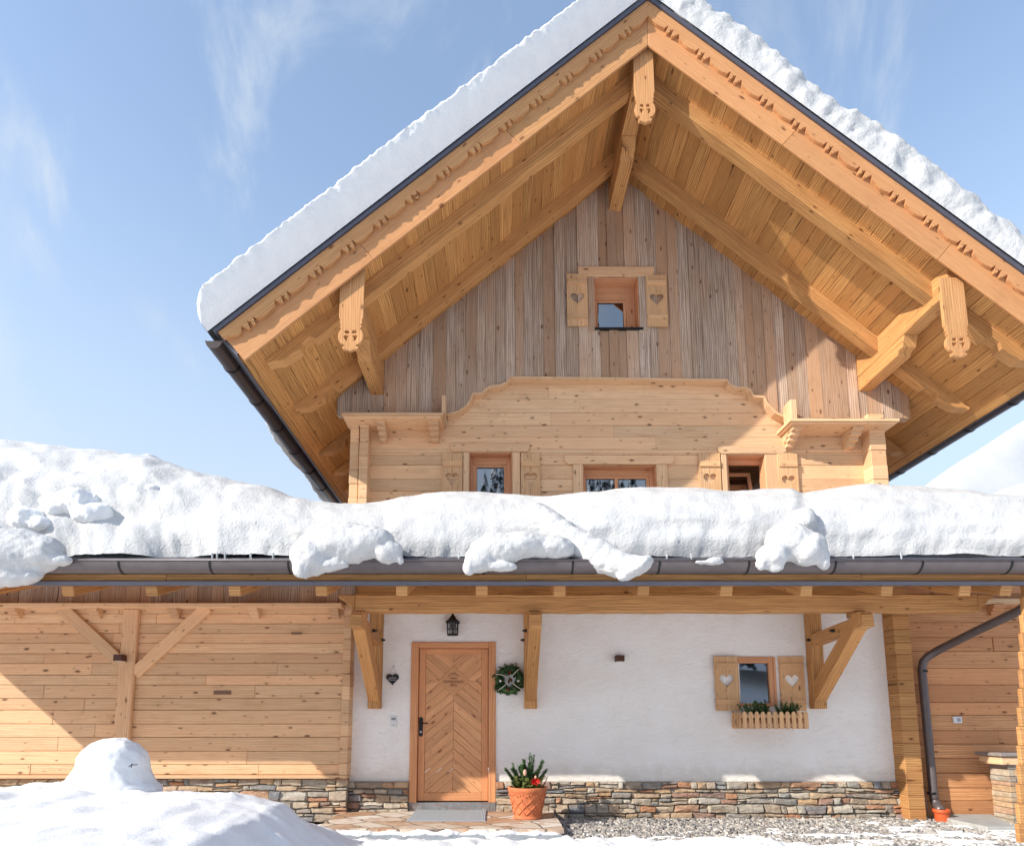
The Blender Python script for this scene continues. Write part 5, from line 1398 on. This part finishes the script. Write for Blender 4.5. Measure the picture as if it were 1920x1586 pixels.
# ---- hill behind on the right, and the wooded slope the windows look at
def hill():
    # the far crest keeps its outline: heights are found where each column really stands
    P = []; YH = 30.
    top = [(1600, 985), (1680, 955), (1740, 922), (1770, 896), (1810, 866), (1860, 830), (1920, 790), (2000, 742), (2150, 660), (2400, 560)]
    for (p, y) in top:
        c = un(p, y, YH)
        for _ in range(6): c = un(p, y, YH + .6 * (c.x - 24))
        P.append((c.x, c.z))
    def hz_(x):
        for (a, za), (c, zc) in zip(P, P[1:]):
            if a <= x <= c: t = (x - a) / (c - a); return za + (zc - za) * t
        return P[-1][1] if x > P[-1][0] else P[0][1]
    G = []; x = P[0][0] - 6
    while x < P[-1][0]:
        row = []
        for j in range(40):
            z = hz_(x); yc_ = YH + .6 * (x - 24); y = yc_ - 14 + j * .7 if j < 20 else yc_ + (j - 20) * 2.0; dy = y - yc_
            zz = z - (.015 * dy * dy if dy > 0 else (2.2 * -dy * (-dy / (-dy + .5)))) + .25 * fbm((x * .12, y * .2, 0), 3) * min(1, abs(dy) / 3)
            zz += .5 * fbm((x * .05 + y * .12, 2, 2), 2) * min(1, abs(dy) / 5)
            row.append(Vector((x, y, max(zz, -.2))))
        G.append(row); x += .5
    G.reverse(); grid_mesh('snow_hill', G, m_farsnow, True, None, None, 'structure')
    P2 = []; 
    G = []; x = un(1780, 960, 14).x
    t2 = [(1780, 960), (1838, 936), (1870, 922), (1920, 908), (2000, 894), (2300, 880)]
    q = [(un(p, y, 14).x, un(p, y, 14).z) for p, y in t2]
    while x < q[-1][0]:
        for (a, za), (c, zc) in zip(q, q[1:]):
            if a <= x <= c: z = za + (zc - za) * (x - a) / (c - a)
        row = []
        for j in range(24):
            y = 8.8 + j * .45; dy = y - 14; row.append(Vector((x, y, max(-.2, z - .05 * dy * dy + (.02 * dy if dy < 0 else 0)))))
        G.append(row); x += .3
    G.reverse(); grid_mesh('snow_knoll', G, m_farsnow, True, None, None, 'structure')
hill()
def slope():
    G = []
    for i in range(50):
        x = -36 + i * 2.2; row = []
        for j in range(34):
            y = -16 - j * 2.2; h = max(0, (-y - 19)) * .5 * min(1, max(0, (x + 34) / 14)); row.append(Vector((x, y, -.1 + h + .8 * fbm((x * .08, y * .08, 1), 3) * min(1, max(0, -y - 18) / 8))))
        G.append(row)
    grid_mesh('wooded_hillside', G, m_hillsnow, True, None, None, 'structure')
    b = B(); c2 = []
    rg = random.Random(8); bs = B()
    for i in range(230):
        x = rg.uniform(-22, 60); y = rg.uniform(-26, -78); z0 = max(0, (-y - 19)) * .5 * min(1, max(0, (x + 34) / 14)) - .4; h = rg.uniform(6, 11); n = 9
        for k in range(7):
            zz = z0 + h * (.1 + .13 * k); r = h * .2 * (1 - k / 7.6) ; base = len(b.v); rn = (rg.random(), rg.random())
            for q in range(n): a = 2 * pi * q / n + k; rr = r * rg.uniform(.65, 1.15); b.v.append((x + rr * cos(a), y + rr * sin(a), zz - rg.uniform(0, .06) * h))
            b.v.append((x, y, zz + h * .19))
            for q in range(n): b.face([base + q, base + (q + 1) % n, base + n], [(0, 0)] * 3, rn)
    M = NT('snowy_firs'); nn = M.n('ShaderNodeNewGeometry'); s = M.n('ShaderNodeSeparateXYZ'); M.l(nn.outputs['Normal'], s.inputs[0])
    ns = M.noise(nn.outputs['Position'], 1.6, 3); M.base(M.mix(M.smooth(ns, .42, .58), lin(30, 38, 34), lin(225, 230, 236))); M.set(.8, .1)
    o = b.build('snowy_forest', M.m); tag(o, 'snow dusted fir forest reflected in the window panes', 'forest', None, 'stuff')
slope()

# ================================================================== light, sky, camera
_k, _tp = 1.08, 1.75
SUN = Vector((-_tp, -1.0, _k)).normalized()
el = math.asin(SUN.z); az = atan2(SUN.x, SUN.y)
ld = bpy.data.lights.new('sun', 'SUN'); ld.energy = 2.0; ld.angle = radians(.5); ld.color = (1, .94, .85)
lo_ = bpy.data.objects.new('sun', ld); COL.objects.link(lo_); lo_.rotation_euler = SUN.to_track_quat('Z', 'Y').to_euler(); lo_.location = (-20, -20, 30)
w = bpy.data.worlds.new('World'); scene.world = w; w.use_nodes = True; nt = w.node_tree; nt.nodes.clear()
def wn(t, **k):
    n = nt.nodes.new(t)
    for a, v in k.items(): setattr(n, a, v)
    return n
out = wn('ShaderNodeOutputWorld'); bg = wn('ShaderNodeBackground'); nt.links.new(bg.outputs[0], out.inputs[0])
sky = wn('ShaderNodeTexSky', sky_type='NISHITA'); sky.sun_disc = False; sky.sun_elevation = el; sky.sun_rotation = az % (2 * pi); sky.altitude = 1500; sky.air_density = 1.0; sky.dust_density = 2.4; sky.ozone_density = 1.0
bg.inputs[1].default_value = .15
tc = wn('ShaderNodeTexCoord'); mp = wn('ShaderNodeMapping'); nt.links.new(tc.outputs['Generated'], mp.inputs[0]); mp.inputs['Location'].default_value = (.10, .2, .15); mp.inputs['Rotation'].default_value = (0, .35, 0); mp.inputs['Scale'].default_value = (4.2, 3.0, 1.1)
n1 = wn('ShaderNodeTexNoise'); nt.links.new(mp.outputs[0], n1.inputs[0]); n1.inputs['Scale'].default_value = 1.7; n1.inputs['Detail'].default_value = 7; n1.inputs['Roughness'].default_value = .58; n1.inputs['Distortion'].default_value = .5
mr = wn('ShaderNodeMapRange', interpolation_type='SMOOTHSTEP'); nt.links.new(n1.outputs[0], mr.inputs[0]); mr.inputs[1].default_value = .52; mr.inputs[2].default_value = .82; mr.inputs[3].default_value = 0; mr.inputs[4].default_value = .75
# pale haze towards the horizon
sx = wn('ShaderNodeSeparateXYZ'); nt.links.new(tc.outputs['Generated'], sx.inputs[0])
hr = wn('ShaderNodeMapRange', interpolation_type='SMOOTHSTEP'); nt.links.new(sx.outputs[2], hr.inputs[0]); hr.inputs[1].default_value = .74; hr.inputs[2].default_value = .12; hr.inputs[3].default_value = .12; hr.inputs[4].default_value = .95
mx = wn('ShaderNodeMath', operation='MAXIMUM'); nt.links.new(mr.outputs[0], mx.inputs[0]); nt.links.new(hr.outputs[0], mx.inputs[1])
cm = wn('ShaderNodeMix', data_type='RGBA'); nt.links.new(hr.outputs[0], cm.inputs[0]); nt.links.new(sky.outputs[0], cm.inputs[6]); cm.inputs[7].default_value = (1.72, 2.08, 2.6, 1)
c2 = wn('ShaderNodeMix', data_type='RGBA'); nt.links.new(mr.outputs[0], c2.inputs[0]); nt.links.new(cm.outputs[2], c2.inputs[6]); c2.inputs[7].default_value = (2.0, 2.25, 2.6, 1)
tn = wn('ShaderNodeMix', data_type='RGBA', blend_type='MULTIPLY'); tn.inputs[0].default_value = 1; nt.links.new(c2.outputs[2], tn.inputs[6]); tn.inputs[7].default_value = (.88, .855, .80, 1)
nt.links.new(tn.outputs[2], bg.inputs[0])

cd = bpy.data.cameras.new('camera'); cd.sensor_fit = 'HORIZONTAL'; cd.sensor_width = 36; cd.lens = F / 1920 * 36; cd.shift_x = (960 - PX) / 1920; cd.shift_y = (PY - 793) / 1920; cd.clip_end = 2000; cd.clip_start = .05
co = bpy.data.objects.new('camera', cd); COL.objects.link(co); co.location = (0, -D, H); co.rotation_euler = (pi / 2 + TH, 0, 0); scene.camera = co
vs_ = scene.view_settings; vs_.view_transform = 'Standard'; vs_.look = 'None'; vs_.exposure = 1.6; vs_.gamma = 1; vs_.use_curve_mapping = False
scene.cycles.max_bounces = 8; scene.cycles.diffuse_bounces = 5
